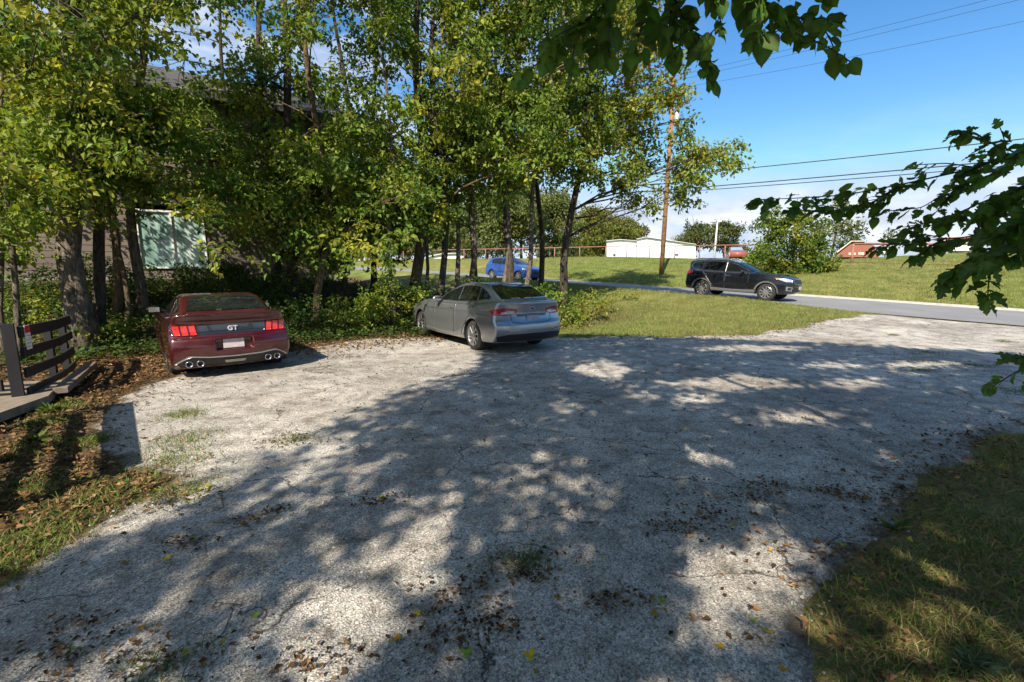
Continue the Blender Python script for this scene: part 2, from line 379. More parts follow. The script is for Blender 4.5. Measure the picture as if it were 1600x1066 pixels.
for tv in tt:
    for ps, pz in prof:
        x, y = xy_of(ps, tv); V.append((x, y, float(zroad(tv)) + pz))
k = len(prof); i = np.arange(len(tt) - 1)[:, None] * k + np.arange(k - 1)[None, :]
tag(mk('kerb', V, np.stack([i, i + 1, i + k + 1, i + k], -1).reshape(-1, 4), MAT['concrete']), kind='structure')

# ------------------------------------------------------------------ apartment house behind the trees
def siding_mat():
    m, t, b, o = new_mat('lap_siding'); v = objco(t)
    c = mixc(t, 1.0, ramp(t, noise(t, 1.5, 5, .6, objco(t, (.6, .6, 1.5))), [(.3, (.135, .108, .086)), (.7, (.165, .132, .106))]), ramp(t, noise(t, .7, 3, .5, v), [(.3, (.85, .85, .85)), (.7, (1.1, 1.1, 1.1))]), 'MULTIPLY')
    t.links.new(c, b.inputs['Base Color']); b.inputs['Roughness'].default_value = .8; return m
MAT['siding'] = siding_mat(); MAT['white_trim'] = M('white_trim', (.72, .71, .68), .5, 0, .06); MAT['brown_trim'] = M('brown_trim', (.17, .135, .105), .7)
MAT['shingle'] = M('roof_shingle', (.055, .052, .05), .9, 0, .4, 12, .4); MAT['foundation'] = M('foundation', (.30, .285, .26), .9, 0, .2, 4, .3)
HO = np.array([-11.6, 16.5]); HD = np.array([.82, .57]); HD = HD / np.linalg.norm(HD); HNrm = np.array([HD[1], -HD[0]])     # outward normal, to the lot
def hp(k, n, z): p = HO + HD * k + HNrm * n; return (p[0], p[1], z)
house = empty('apartment_house', hp(0, 0, 1.2))
tag(house, 'brown lap sided apartment house half hidden behind the left trees', 'house')
def hpart(mb, name, mat, parent=None):
    ob = mb.build(name, mat); ob.parent = parent or house; ob.matrix_parent_inverse = Matrix.Translation((parent or house).location).inverted() if not parent else Matrix(); return ob
K0, K1, ZB, ZT = -11.0, 5.8, 1.55, 7.6
WIN = (-.88, .905, 1.87, 3.68)
mb = MB()
def board(k0, k1, z): 
    V = [hp(k0, .012, z), hp(k1, .012, z), hp(k1, .0, z + .205), hp(k0, .0, z + .205), hp(k0, -.05, z), hp(k1, -.05, z)]
    mb.add(V, [(0, 1, 2, 3), (4, 5, 1, 0)])
z = ZB
while z < ZT - .05:
    if WIN[2] - .2 < z < WIN[3] + .08: board(K0, WIN[0] - .06, z); board(WIN[1] + .06, K1, z)
    else: board(K0, K1, z)
    z += .20
hpart(mb, 'siding', MAT['siding'])
mb = MB()
mb.add([hp(K0, -.06, ZB), hp(K1, -.06, ZB), hp(K1, -.06, ZT), hp(K0, -.06, ZT), hp(K0, -10, ZB), hp(K1, -10, ZB), hp(K1, -10, ZT), hp(K0, -10, ZT)], [(1, 5, 6, 2), (4, 0, 3, 7), (5, 4, 7, 6)])
km = (K0 + K1) / 2
hpart(mb, 'side_wall', MAT['siding'])
mb = MB(); mb.add([hp(K0, 0, .2), hp(K1, 0, .2), hp(K1, 0, ZB), hp(K0, 0, ZB), hp(K0, -10, .2), hp(K1, -10, .2), hp(K1, -10, ZB), hp(K0, -10, ZB)], [(0, 1, 2, 3), (1, 5, 6, 2), (4, 0, 3, 7), (5, 4, 7, 6)]); hpart(mb, 'foundation', MAT['foundation'])
mb = MB(); e_ = .55
mb.add([hp(K0 - e_, e_, ZT), hp(K1 + e_, e_, ZT), hp(K1 + e_, -10 - e_, ZT), hp(K0 - e_, -10 - e_, ZT), hp(K0 - e_, -5, ZT + 2.3), hp(K1 + e_, -5, ZT + 2.3),
        hp(K0 - e_, e_, ZT - .18), hp(K1 + e_, e_, ZT - .18), hp(K1 + e_, -10 - e_, ZT - .18), hp(K0 - e_, -10 - e_, ZT - .18)],
       [(0, 1, 5, 4), (2, 3, 4, 5), (1, 2, 5), (3, 0, 4), (6, 7, 1, 0), (7, 8, 2, 1), (9, 6, 0, 3), (6, 9, 8, 7)]); hpart(mb, 'roof', MAT['shingle'])
def hbox(mb, k0, k1, n0, n1, z0, z1):
    V = [hp(k, n, z) for k in (k0, k1) for n in (n0, n1) for z in (z0, z1)]
    mb.add(V, [(0, 1, 3, 2), (4, 6, 7, 5), (0, 4, 5, 1), (2, 3, 7, 6), (0, 2, 6, 4), (1, 5, 7, 3)])
mb = MB(); hbox(mb, K1 - .02, K1 + .12, -.08, .06, ZB, ZT - .2); hpart(mb, 'corner_board', MAT['brown_trim'])
mb = MB(); w0, w1, y0, y1 = WIN
hbox(mb, w0 - .06, w0, -.05, .05, y0 - .06, y1 + .06); hbox(mb, w1, w1 + .06, -.05, .05, y0 - .06, y1 + .06); hbox(mb, w0, w1, -.05, .05, y1, y1 + .06); hbox(mb, w0, w1, -.05, .06, y0 - .06, y0)
hbox(mb, (w0 + w1) / 2 - .025, (w0 + w1) / 2 + .025, -.05, .035, y0, y1)
win = hpart(mb, 'window', MAT['white_trim'])
m, t, b, o = new_mat('window_glass'); v = objco(t)
wv_ = N(t, 'ShaderNodeTexNoise', Scale=1.1, Detail=3.0); mp_ = N(t, 'ShaderNodeMapping'); mp_.inputs['Scale'].default_value = (3.2, 3.2, .35); t.links.new(v, mp_.inputs[0]); t.links.new(mp_.outputs[0], wv_.inputs[0])
t.links.new(ramp(t, wv_.outputs[0], [(.3, (.14, .25, .21)), (.5, (.30, .46, .40)), (.64, (.62, .74, .68))]), b.inputs['Base Color']); b.inputs['Roughness'].default_value = .25; b.inputs['Coat Weight'].default_value = 1.0; b.inputs['Coat Roughness'].default_value = .02
MAT['curtain'] = m
for n_, (a0, a1) in enumerate(((w0, (w0 + w1) / 2 - .025), ((w0 + w1) / 2 + .025, w1))):
    mb = MB(); hbox(mb, a0, a1, -.045, -.01 - .012 * n_, y0, y1); ob = mb.build('pane', MAT['curtain']); ob.parent = win

# ------------------------------------------------------------------ far buildings beyond the road
def place(o, loc): o.location = loc; return o
def prism_xy(px_list, Yd, z0, depth):
    """front outline given as photo pixels at distance Yd, extruded away from the lot"""
    P = [at(px, py, Yd) for px, py in px_list]; n = len(P); V = [(p[0], p[1], p[2]) for p in P] + [(p[0] + depth * P[0][0] / Yd * 1.05, p[1] + depth, p[2]) for p in P]
    F = [tuple(range(n)), tuple(range(2 * n - 1, n - 1, -1))] + [(i, i + n, (i + 1) % n + n, (i + 1) % n) for i in range(n)]
    return np.array(V), F
MAT['white_metal'] = M('white_metal_siding', (.84, .84, .85), .55, 0, .04, 2.0)
MAT['white_roof'] = M('pale_metal_roof', (.55, .55, .56), .5, .2, .08, 2.0)
MAT['brick'] = M('red_brick', (.27, .10, .07), .85, 0, .25, 18); MAT['dark_void'] = M('dark_opening', (.02, .02, .022), .6)
MAT['cream'] = M('cream_panel', (.62, .55, .42), .7)
def building(name, label, wall_px, roof_px, Yd, depth, wmat, rmat, extra=()):
    r = empty(name, (0, 0, 0)); tag(r, label, 'building'); V, F = prism_xy(wall_px, Yd, 0, depth); c0 = V.mean(0); c0[2] = V[:, 2].min(); r.location = c0
    MB().add(V - c0, F).build('wall', wmat, r)
    V, F = prism_xy(roof_px, Yd - .35, 0, depth + .7); MB().add(V - c0, F).build('roof', rmat, r)
    for nm, pl, mt in extra:
        V, F = prism_xy(pl, Yd - .06, 0, .05); MB().add(V - c0, F).build(nm, mt, r)
    return r
building('metal_shed', 'low white metal building with a sloping roof, beside the taller white one', [(948, 410), (994, 410), (994, 377.5), (969, 375.5), (948, 377)], [(947, 377), (969, 374.8), (995, 376.8), (995, 376), (969, 373.8), (947, 376)], 78, 14, MAT['white_metal'], MAT['white_roof'], [('vent', [(958, 397), (962, 397), (962, 400), (958, 400)], MAT['dark_void'])])
building('metal_hall', 'large white gabled metal building behind the wooden utility pole', [(995, 410), (1087, 410), (1087, 383), (1010, 372), (995, 374)], [(994.5, 374), (1010, 371), (1088, 382.3), (1088, 381.3), (1010, 370), (994.5, 373)], 74, 18, MAT['white_metal'], MAT['white_roof'], [('vent', [(1055, 397), (1060, 397), (1060, 399.5), (1055, 399.5)], MAT['dark_void'])])
building('white_house', 'long low white building seen between the tree trunks behind the silver sedan', [(668, 412), (726, 412), (726, 396), (690, 398), (668, 402)], [(667, 402), (690, 397.4), (727, 395.4), (727, 394.4), (690, 396), (667, 400.5)], 66, 10, MAT['white_metal'], MAT['white_roof'])
building('brick_building', 'red brick building with a pale roof edge showing over the grass hill', [(1306, 402), (1374, 402), (1366, 384), (1350, 379), (1331, 379), (1308, 398)], [(1303, 399), (1331, 377.5), (1352, 377.5), (1352, 376.5), (1330, 376.3), (1302, 397.5)], 64, 12, MAT['brick'], MAT['cream'], [('window', [(1326, 395), (1337, 395), (1337, 398.5), (1326, 398.5)], MAT['cream']), ('window', [(1341, 394.5), (1350, 394.5), (1350, 398), (1341, 398)], MAT['cream'])])
building('white_cottage', 'small white building at the hill crest behind the overhanging branch', [(1376, 397), (1398, 397), (1398, 388), (1387, 384), (1376, 388)], [(1375, 388), (1387, 383.2), (1399, 388), (1399, 387), (1387, 382.2), (1375, 387)], 75, 8, MAT['white_metal'], MAT['white_roof'])
building('striped_store', 'white and red roadside building on the hill behind the overhanging leaves', [(1478, 392), (1532, 392), (1532, 370), (1478, 372)], [(1477, 376), (1533, 374.5), (1533, 369.2), (1477, 371.2)], 70, 10, MAT['white_metal'], MAT['brick'])

# ------------------------------------------------------------------ red pipe fence along the field
MAT['red_paint'] = M('weathered_red_paint', (.29, .125, .095), .65, 0, .3, 6)
def pipe_fence(pts, label, spacing=3.0, h=1.2, r=.045):
    ro = empty('pipe_fence', (*pts[0], float(Z(*pts[0])))); tag(ro, label, 'fence'); o_ = np.array(ro.location)
    P = np.array(pts, float); L = np.concatenate([[0], np.cumsum(np.linalg.norm(np.diff(P, axis=0), axis=1))]); n = int(round(L[-1] / spacing)); d = np.linspace(0, L[-1], n + 1)
    xs = np.interp(d, L, P[:, 0]); ys = np.interp(d, L, P[:, 1]); zs = Z(xs, ys); A = np.stack([xs, ys, zs], 1) - o_
    MB().tube(A + [0, 0, h], r, 8).build('rail', MAT['red_paint'], ro, True)
    MB().tube(A + [0, 0, h * .06], r * .3, 6).build('wire', MAT['red_paint'], ro, True)
    for p in A: MB().tube(np.array([p - [0, 0, .3], p + [0, 0, h]]), r * 1.1, 8).build('post', MAT['red_paint'], ro, True)
pipe_fence([(18.6, 37), (15.9, 44), (10.2, 52), (-3.5, 58), (-14, 62)], 'long weathered red pipe fence crossing the field in front of the white buildings', 3.0)
pipe_fence([(30.5, 25), (27.6, 27.6), (22.5, 31.8)], 'short stretch of thick red pipe fence on the hill right of the round bush', 4.0, 1.25, .07)

# ------------------------------------------------------------------ poles and wires
MAT['pole_wood'] = bark('pole_wood', (.20, .10, .045), (.42, .235, .11)); MAT['wire'] = M('wire_black', (.02, .022, .028), .6); MAT['grey_metal'] = M('galvanised_metal', (.42, .43, .43), .45, .6, .1); MAT['pole_white'] = M('pale_pole', (.6, .6, .58), .6)
PB = at(1033, 431, 33.0); PB[2] = Z(PB[0], PB[1])
pole = empty('utility_pole', PB); tag(pole, 'tall brown wooden utility pole standing beyond the road behind the black car', 'utility pole')
lean = np.array([.25, 0, 0])
MB().tube(np.array([[0, 0, -.4], lean * .5 + [0, 0, 6.5], lean + [0, 0, 12.6]]), [.165, .14, .11], 12).build('shaft', MAT['pole_wood'], pole, True)
ca = np.array([RN[0], RN[1], 0]); 
MB().beam(lean + [0, 0, 12.1] - ca * 1.2, lean + [0, 0, 12.1] + ca * 1.2, .10, .12, .01).build('crossarm', MAT['pole_wood'], pole)
for q in (-1.1, -.35, 1.1):
    p = lean + [0, 0, 12.17] + ca * q; MB().tube(np.array([p, p + [0, 0, .06], p + [0, 0, .16]]), [.03, .06, .04], 8).build('insulator', MAT['grey_metal'], pole, True)
MB().tube(np.array([lean * .8 + [.32, -.1, 9.6], lean * .8 + [.32, -.1, 9.7], lean * .8 + [.32, -.1, 10.4], lean * .8 + [.32, -.1, 10.5]]), [.12, .22, .22, .1], 12).build('transformer', MAT['grey_metal'], pole, True)
dirw = np.array([RU[0], RU[1], 0.0])
def wire(z0, z1, off, r, label, sag=.6):
    a_ = PB + lean * (z0 / 12.6) + ca * off; a_[2] = z0; b_ = a_ + dirw * 44; b_[2] = z1
    u = np.linspace(0, 1, 30)[:, None]; P = a_ + (b_ - a_) * u; P[:, 2] -= sag * 4 * (u * (1 - u))[:, 0]
    ob = MB().tube(P - a_, r, 6).build('overhead_wire', MAT['wire'], None, True); ob.location = a_; tag(ob, label, 'wire', 'overhead wires right of the utility pole')
    # the run beyond the pole, away along the road
    return ob
wire(7.95, 7.0, 0, .024, 'upper of the thick dark wires crossing the sky right of the pole', .35)
wire(7.05, 6.2, .05, .028, 'middle thick dark wire sagging above the round bush', .3)
wire(6.85, 5.85, -.05, .022, 'lowest dark wire running from the pole over the round bush', .3)
wire(PB[2] + 12.3, 12.6, -1.1, .008, 'faint thin wire, nearest the top branch, high in the blue sky', .5)
wire(PB[2] + 12.3, 12.5, -.35, .008, 'faint thin wire, middle one high in the blue sky', .5)
wire(PB[2] + 12.3, 12.4, 1.1, .008, 'faint thin wire, lowest of the high thin ones', .9)
lp = at(1116, 403, 60.0); lp[2] = Z(lp[0], lp[1])
l_ = empty('lamp_pole', lp); tag(l_, 'thin pale lamp pole standing beyond the red fence', 'lamp pole')
MB().tube(np.array([[0, 0, -.3], [.05, 0, 2.4], [.12, 0, 4.6]]), [.13, .11, .09], 8).build('shaft', MAT['pole_white'], l_, True)
MB().beam([.1, 0, 4.62], [.5, -.3, 4.7], .14, .10, .02).build('lamp_head', MAT['pole_white'], l_)
sp = at(1503, 424, 25.0); sp[2] = Z(sp[0], sp[1])
g_ = empty('sign_post', sp); tag(g_, 'dark leaning metal post on the grassy hill behind the hanging leaves', 'post')
MB().tube(np.array([[0, 0, -.3], [.18, 0, .8], [.44, 0, 2.0]]), .045, 8).build('shaft', M('dark_post', (.07, .075, .075), .6), g_, True)
MB().tube(np.array([[.44, 0, 1.98], [.445, 0, 2.03]]), .06, 8).build('cap', MAT['wire'], g_, True)

# ------------------------------------------------------------------ wooden ramp with dark board railing at the left
MAT['dark_wood'] = M('dark_painted_wood', (.012, .012, .013), .6, 0, .35, 7, .25, stretch=(1, 1, .3)); MAT['deck_wood'] = M('grey_weathered_deck', (.19, .155, .115), .85, 0, .4, 5, .4, stretch=(9, 1.2, 1))
dk = empty('ramp_deck', (-6.6, 5.6, 0)); tag(dk, 'low grey weathered deck slab at the foot of the dark railing', 'deck'); 
def rel(p, o_): return np.array(p, float) - np.array(o_.location)
dkp = [(-6.10, 6.05), (-6.75, 6.95), (-9.2, 6.4), (-7.4, 3.6), (-5.86, 4.95)]
Vd = [(*p, .15) for p in dkp] + [(*p, .04) for p in dkp] ; nn = len(dkp)
MB().add(np.array([rel(p, dk) for p in Vd]), [tuple(range(nn))] + [(i, (i + 1) % nn, (i + 1) % nn + nn, i + nn)[::-1] for i in range(nn)]).build('deck_top', MAT['deck_wood'], dk)
ins = [np.array(p) * .94 + np.array([-6.9, 5.6]) * .06 for p in dkp]
Vd = [(*p, .04) for p in ins] + [(*p, -.05) for p in ins]
MB().add(np.array([rel(p, dk) for p in Vd]), [(i, (i + 1) % nn, (i + 1) % nn + nn, i + nn)[::-1] for i in range(nn)]).build('deck_skirt', MAT['dark_wood'], dk)
def railing(pts, label, name, heights, posts, cap=False, z0=0.0, postw=.14, post_h=1.0, extra=None):
    ro = empty(name, (*pts[0][:2], z0)); tag(ro, label, 'railing')
    for hgt, hh in heights:
        for a_, b_ in zip(pts[:-1], pts[1:]):
            A = np.array([a_[0], a_[1], a_[2] + hgt]); B = np.array([b_[0], b_[1], b_[2] + hgt]); d = (B - A); 
            MB().beam(rel(A, ro), rel(B + d / np.linalg.norm(d) * .05, ro), .045, hh, .005).build('rail', MAT['dark_wood'], ro)
    if cap:
        for a_, b_ in zip(pts[:-1], pts[1:]): MB().beam(rel((a_[0], a_[1], a_[2] + cap), ro), rel((b_[0], b_[1], b_[2] + cap), ro), .17, .04, .006).build('cap_rail', MAT['dark_wood'], ro)
    for p in posts: MB().box(rel((p[0], p[1], p[2] + post_h / 2 - .05), ro), (postw, postw, post_h + .1), rz=R(40)).build('post', MAT['dark_wood'], ro)
    return ro
nd = np.array([.09, .04, 0])
far_pts = [(-6.42, 6.12, .16), (-7.12, 7.35, .12), (-7.72, 8.2, .10)]
rf = railing(far_pts, 'dark wooden board railing of the ramp running back toward the big trunk', 'ramp_railing', [(.82, .15), (.55, .13), (.28, .13), (.03, .10)], [(-6.48, 6.04, .12)], False, 0, .115, .98)
for p in ((-7.22, 7.30, .05), (-7.80, 8.15, .05)): MB().box(rel((p[0], p[1], p[2] + .42), rf), (.09, .09, .92), rz=R(28), bev=.004).build('post', MAT['dark_wood'], rf)
# rails leaving the corner post to the left
MB().beam(rel((-6.62, 6.0, .93), rf), rel((-8.6, 5.4, .93), rf), .045, .15, .005).build('rail', MAT['dark_wood'], rf)
MB().beam(rel((-6.62, 6.0, .62), rf), rel((-8.6, 5.4, .62), rf), .045, .15, .005).build('rail', MAT['dark_wood'], rf)
MB().beam(rel((-6.62, 6.0, .30), rf), rel((-8.6, 5.4, .30), rf), .045, .15, .005).build('rail', MAT['dark_wood'], rf)
near_pts = [(-5.66, 4.95, 0.05), (-4.95, 4.10, 0.05), (-3.95, 2.9, 0.05)]
railing(near_pts, 'dark board railing beside the lot whose shadow bars fall on the gravel', 'side_railing', [(1.0, .17), (.66, .14), (.34, .14)], [(-5.70, 4.98, 0), (-4.9, 4.0, 0), (-3.95, 2.86, 0)], 1.13, 0, .12, 1.12)
MB().beam(rel((-6.22, 6.35, .14), rf), rel((-7.42, 8.2, .13), rf), .16, .09, .008).build('toe_board', MAT['brown_trim'], rf)
# notice fixed to the railing
A0, A1 = np.array(far_pts[0]), np.array(far_pts[1]); dv = (A1 - A0) / np.linalg.norm(A1 - A0); nv_ = np.array([dv[1], -dv[0], 0]) * -1
nv_ = np.array([-dv[1], dv[0], 0]); nv_ = nv_ if nv_ @ np.array([1, -.5, 0]) > 0 else -nv_
sg = empty('notice_sign', A0 + dv * .14 + nv_ * .03 + np.array([0, 0, .74])); tag(sg, 'small white notice with red header fixed to the dark railing', 'sign')
def panel(o_, u0, u1, z0, z1, off, mat, name):
    MB().beam(dv * u0 + nv_ * off + [0, 0, (z0 + z1) / 2], dv * u1 + nv_ * off + [0, 0, (z0 + z1) / 2], .006, z1 - z0).build(name, mat, o_)
panel(sg, -.08, .10, -.16, .16, 0, MAT['white_trim'], 'plate'); panel(sg, -.075, .095, .06, .155, .005, M('sign_red', (.5, .03, .03), .5), 'header')
for k in range(4): panel(sg, -.06, .08 - .03 * (k % 2), .02 - .05 * k, .028 - .05 * k, .005, MAT['grey_metal'], 'text_line')
# ------------------------------------------------------------------ leaves, trees, shrubs, grass
def unit(v): return v / (np.linalg.norm(v, axis=-1, keepdims=True) + 1e-9)
GREEN = np.array([[.058, .12, .018], [.10, .175, .024], [.155, .235, .032], [.235, .29, .042], [.33, .32, .04]])
OLIVE = np.array([[.12, .19, .028], [.19, .245, .04], [.265, .29, .05], [.33, .31, .05], [.24, .20, .055]])
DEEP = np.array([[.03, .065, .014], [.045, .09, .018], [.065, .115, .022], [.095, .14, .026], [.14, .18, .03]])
FAR = np.array([[.06, .10, .03], [.09, .13, .036], [.12, .155, .043], [.15, .17, .05], [.175, .175, .055]])
BROWN = np.array([[.10, .055, .025], [.16, .09, .04], [.22, .13, .06], [.27, .17, .085], [.07, .042, .022]])
YELLOW = np.array([[.42, .33, .02], [.50, .38, .03], [.36, .32, .03], [.45, .27, .02]])
def pick(pal, n, w=None): return pal[rng.choice(len(pal), n, p=w)] * rng.uniform(.8, 1.2, (n, 1))
def leaves_np(P, D, size, up=None, ratio=.55, fold=.12):
    """a folded pointed leaf at each P pointing along D: 6 verts, 2 quads"""
    n = len(P); D = unit(D); up = rng.normal(size=(n, 3)) + [0, 0, 1.2] if up is None else up
    Sd = unit(np.cross(D, up)); Nn = np.cross(Sd, D); L = np.broadcast_to(np.asarray(size, float), (n,))[:, None]; w = L * ratio * .5
    b = P; m1 = P + D * L * .42 - Nn * L * .02; tip = P + D * L - Nn * L * .10
    l = P + D * L * .40 - Sd * w + Nn * w * fold * 2; r = P + D * L * .40 + Sd * w + Nn * w * fold * 2
    V = np.stack([b, r, tip, l], 1); i = np.arange(n)[:, None] * 4
    return V.reshape(-1, 3), np.concatenate([i + [[0, 1, 2]], i + [[0, 2, 3]]])
def cols4(c, k=4): return np.repeat(c, k, axis=0)
def sprays(centers, radii, n_spray, n_leaf, size, pal, droop=.3, w=None, keep=None, hole=0.0):
    """leaf sprays filling ellipsoid blobs; returns V,F,cols,spray points"""
    P0 = []; TN = []
    for c, r in zip(centers, radii):
        k = max(1, int(n_spray * np.prod(r) ** (2 / 3))); nc = max(3, k // 9); d = unit(rng.normal(size=(nc, 3))); rad = rng.uniform(.2, 1, (nc, 1)) ** .6
        cen = np.array(c) + d * rad * np.array(r); j = rng.integers(0, nc, k); P0.append(cen[j] + rng.normal(size=(k, 3)) * np.array(r) * .17 * [1, 1, .7]); TN.append(pick(pal, nc, w)[j])
    P0 = np.concatenate(P0); TN = np.concatenate(TN)
    if keep is not None: ok_ = keep(P0); P0 = P0[ok_]; TN = TN[ok_]
    n = len(P0)
    if n == 0: return np.zeros((0, 3)), np.zeros((0, 3), int), np.zeros((0, 3)), P0
    dirs = unit(rng.normal(size=(n, 3)) * [1, 1, .5] - [0, 0, droop])
    tone = TN * .6 + pick(pal, n, w) * .4
    u = rng.uniform(0, 1, (n, n_leaf, 1)); ln = size * 3.2
    P = P0[:, None] + dirs[:, None] * u * ln + rng.normal(size=(n, n_leaf, 3)) * size * .55
    D = dirs[:, None] * .8 + rng.normal(size=(n, n_leaf, 3)) * .8 - [0, 0, droop]
    cc = tone[:, None] * rng.uniform(.75, 1.25, (n, n_leaf, 1)) * np.array([1, 1, 1.0])
    P, D, cc = P.reshape(-1, 3), D.reshape(-1, 3), cc.reshape(-1, 3)
    V, F = leaves_np(P, D, size * rng.uniform(.6, 1.4, len(P)), ratio=.62)
    return V, F, cols4(cc), P0
def trunk_curve(base, top, n=9, wob=.12, seed=0):
    r = np.random.default_rng(seed); u = np.linspace(0, 1, n)[:, None]; P = np.array(base) + (np.array(top) - np.array(base)) * u
    L = np.linalg.norm(np.array(top) - np.array(base))
    for k in range(1, 4): P[:, :2] += (np.sin(u * math.pi * k * 1.3 + r.uniform(0, 6, 2)) - np.sin(r.uniform(0, 6, 2)) * 0) * wob * L * .05 / k * np.minimum(u * 5, 1)
    return P
def limb(a, b, r0, r1, sag=.15, n=6):
    a, b = np.array(a, float), np.array(b, float); u = np.linspace(0, 1, n)[:, None]; P = a + (b - a) * u; L = np.linalg.norm(b - a)
    P[:, 2] += sag * L * np.sin(u[:, 0] * math.pi) * .5; P += rng.normal(size=P.shape) * L * .02 * np.sin(u * math.pi)
    return P, np.linspace(r0, r1, n)
def tree(name, label, base, top, r0, blobs, pal, size=.13, n_spray=48, n_leaf=9, mat='bark', group=None, cat='tree', w=None, keep=None, forks=(), r_top=.28, limbs=True, seed=0, wob=1.0, extra_limbs=(), leafmat='leaf', droop=.35):
    base = np.array(base, float); ro = empty(name, base); tag(ro, label, cat, group)
    P = trunk_curve(base - [0, 0, .25], top, 12, wob * .3, seed) - base; rad = np.linspace(r0, r0 * r_top, 12); rad[0] *= 1.35; rad[1] *= 1.05
    mb = MB(); mb.tube(P, rad, 12)
    for f in forks:
        Q = trunk_curve(f[0], f[1], 9, wob, seed + 5) - base; mb.tube(Q, np.linspace(f[2], f[2] * .4, 9), 9)
    for Q, rr in extra_limbs: mb.tube(np.array(Q) - base, rr, 6)
    if blobs:
        cs = [b_[0] for b_ in blobs]; rs = [b_[1] if hasattr(b_[1], '__len__') else (b_[1],) * 3 for b_ in blobs]
        V, F, cc, P0 = sprays(cs, rs, n_spray, n_leaf, size, pal, droop, w, keep)
        if limbs:
            for c in cs:
                c = np.array(c) - base
                if c[2] < 3.4: continue
                i = int(np.clip(np.argmin(np.abs(P[:, 2] - (c[2] - .35 * np.linalg.norm(c[:2] - P[6, :2])))), 2, 10)); 
                q, rr = limb(P[i], c, min(.05, rad[i] * .33), .012, .1); mb.tube(q, rr, 6)
                sub = P0[np.argsort(((P0 - base - c) ** 2).sum(1))[rng.integers(0, 40, 5) % len(P0)]] - base
                for s2 in sub: q2, r2 = limb(q[3], s2, rr[3] * .6, .006, .05, 4); mb.tube(q2, r2, 4, False)
        if len(V): mk('crown', V - base, F, MAT[leafmat], ro, cols=cc)
    mb.build('trunk', MAT[mat], ro, True)
    return ro

# --- the row of trees along the back of the lot (photo x of base, distance, ...)
LOWX = [-200, 0, 40, 85, 115, 180, 225, 260, 300, 350, 400, 450, 520, 580, 640, 700, 760, 800, 850, 900, 940]
LOWY = [380, 405, 400, 365, 350, 352, 345, 342, 345, 372, 395, 385, 410, 425, 400, 345, 345, 320, 300, 275, 265]
def above_low(P0, jit=34):
    px, py, yc = project(P0); lim = np.interp(px, LOWX, LOWY) + rng.normal(size=len(px)) * jit * .7 + fbm(px / 30, py / 70, 22) * 30 - 4
    gap = ((px > 205) & (px < 345) & (py > 5) & (py < 125) & (rng.uniform(size=len(px)) < .6))           # the patch of sky over the roof
    gap |= (py < 330) & (fbm(px / 38, py / 38, 21) > .70) & (rng.uniform(size=len(px)) < .7)
    return ((py < lim) & ~gap) | (yc < 0)
def row_tree(px, Yd, w_px, px_top, label, mat='bark', nb=14, pal=GREEN, spread=95, size=.14, H=12.5, r_blob=1.15, cut=True, name='tree', w=None, py_lo=None, seed=0, dY=(-1.6, 1.8), py_base=470, n_spray=55, **kw):
    b = at(px, py_base, Yd); b[2] = Z(b[0], b[1]); top = at(px_top, 100, Yd); sl = (top[:2] - b[:2]) / max(1.0, top[2] - b[2]); tp = np.array([*(b[:2] + sl * (H - b[2])), H])
    r = np.random.default_rng(1000 + seed + int(px)); blobs = []
    nb = int(nb * 1.35)
    for k in range(nb):
        y_ = Yd + r.uniform(*dY); bx = px + (px_top - px) * .7 + r.normal() * spread; lo = np.interp(bx, LOWX, LOWY) if py_lo is None else py_lo
        by = r.uniform(-300, lo - 15) if k % 3 else r.uniform(max(60, lo - 190), lo - 25)
        c = at(bx, by, y_); c[2] = min(c[2], H + .8); rr = r_blob * r.uniform(.7, 1.25); blobs.append((c, (rr, rr, rr * .8)))
    return tree(name, label, b, tp, w_px / F_PX * Yd / 2, blobs, pal, size, n_spray, 10, mat, w=w, keep=above_low if cut else None, seed=seed + int(px), **kw)
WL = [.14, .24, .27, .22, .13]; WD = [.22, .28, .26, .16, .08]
row_tree(140, 9.9, 36, 92, 'big rough barked tree with a thick leaning trunk at the end of the dark railing', nb=26, pal=GREEN, w=[.08, .17, .27, .29, .19], spread=110, size=.12, py_base=525, r_blob=.95, dY=(-1.3, 1.6), seed=1, n_spray=80)
row_tree(150, 10.5, 17, 132, 'dark thin trunk pressed against the big rough barked tree', mat='bark_dark', nb=4, spread=60, size=.12, py_base=525, r_blob=.8, seed=2)
row_tree(4, 9.2, 8, -14, 'pale thin sapling behind the dark railing, at the edge of the view', nb=8, spread=50, size=.12, py_base=520, r_blob=.75, seed=3, H=6.5, pal=GREEN)
row_tree(23, 9.0, 10, 2, 'pale thin sapling behind the dark railing, the thicker of two', nb=9, spread=50, size=.12, py_base=520, r_blob=.75, seed=4, H=6.5, pal=GREEN)
row_tree(180, 12.0, 12, 170, 'slim brown trunk in the ivy between the big trunk and the window', mat='bark_brown', nb=9, spread=60, py_base=500, seed=5, w=WD)
row_tree(196, 11.6, 8, 188, 'thinnest stem in the ivy left of the house window', mat='bark_brown', nb=6, spread=50, py_base=505, seed=6, H=8, r_blob=.8, w=WD)
row_tree(224, 12.4, 15, 214, 'mid sized trunk standing directly left of the house window', nb=13, spread=75, py_base=485, seed=7, w=WL)
row_tree(428, 15.5, 14, 420, 'dark trunk behind the red coupe, the left one of the cluster by the house wall', mat='bark_dark', nb=14, spread=85, seed=8, w=WD)
row_tree(456, 15.2, 17, 440, 'thick dark trunk behind the right rear corner of the red coupe', mat='bark_dark', nb=16, spread=90, seed=9, w=WL)
row_tree(494, 13.6, 12, 478, 'sunlit tan trunk in the undergrowth between the two parked cars', mat='bark_brown', nb=15, spread=85, seed=10, w=WL, r_blob=1.05)
row_tree(540, 15.5, 9, 528, 'slender dark trunk in the thicket between the two parked cars', mat='bark_dark', nb=14, spread=80, seed=11, w=WD)
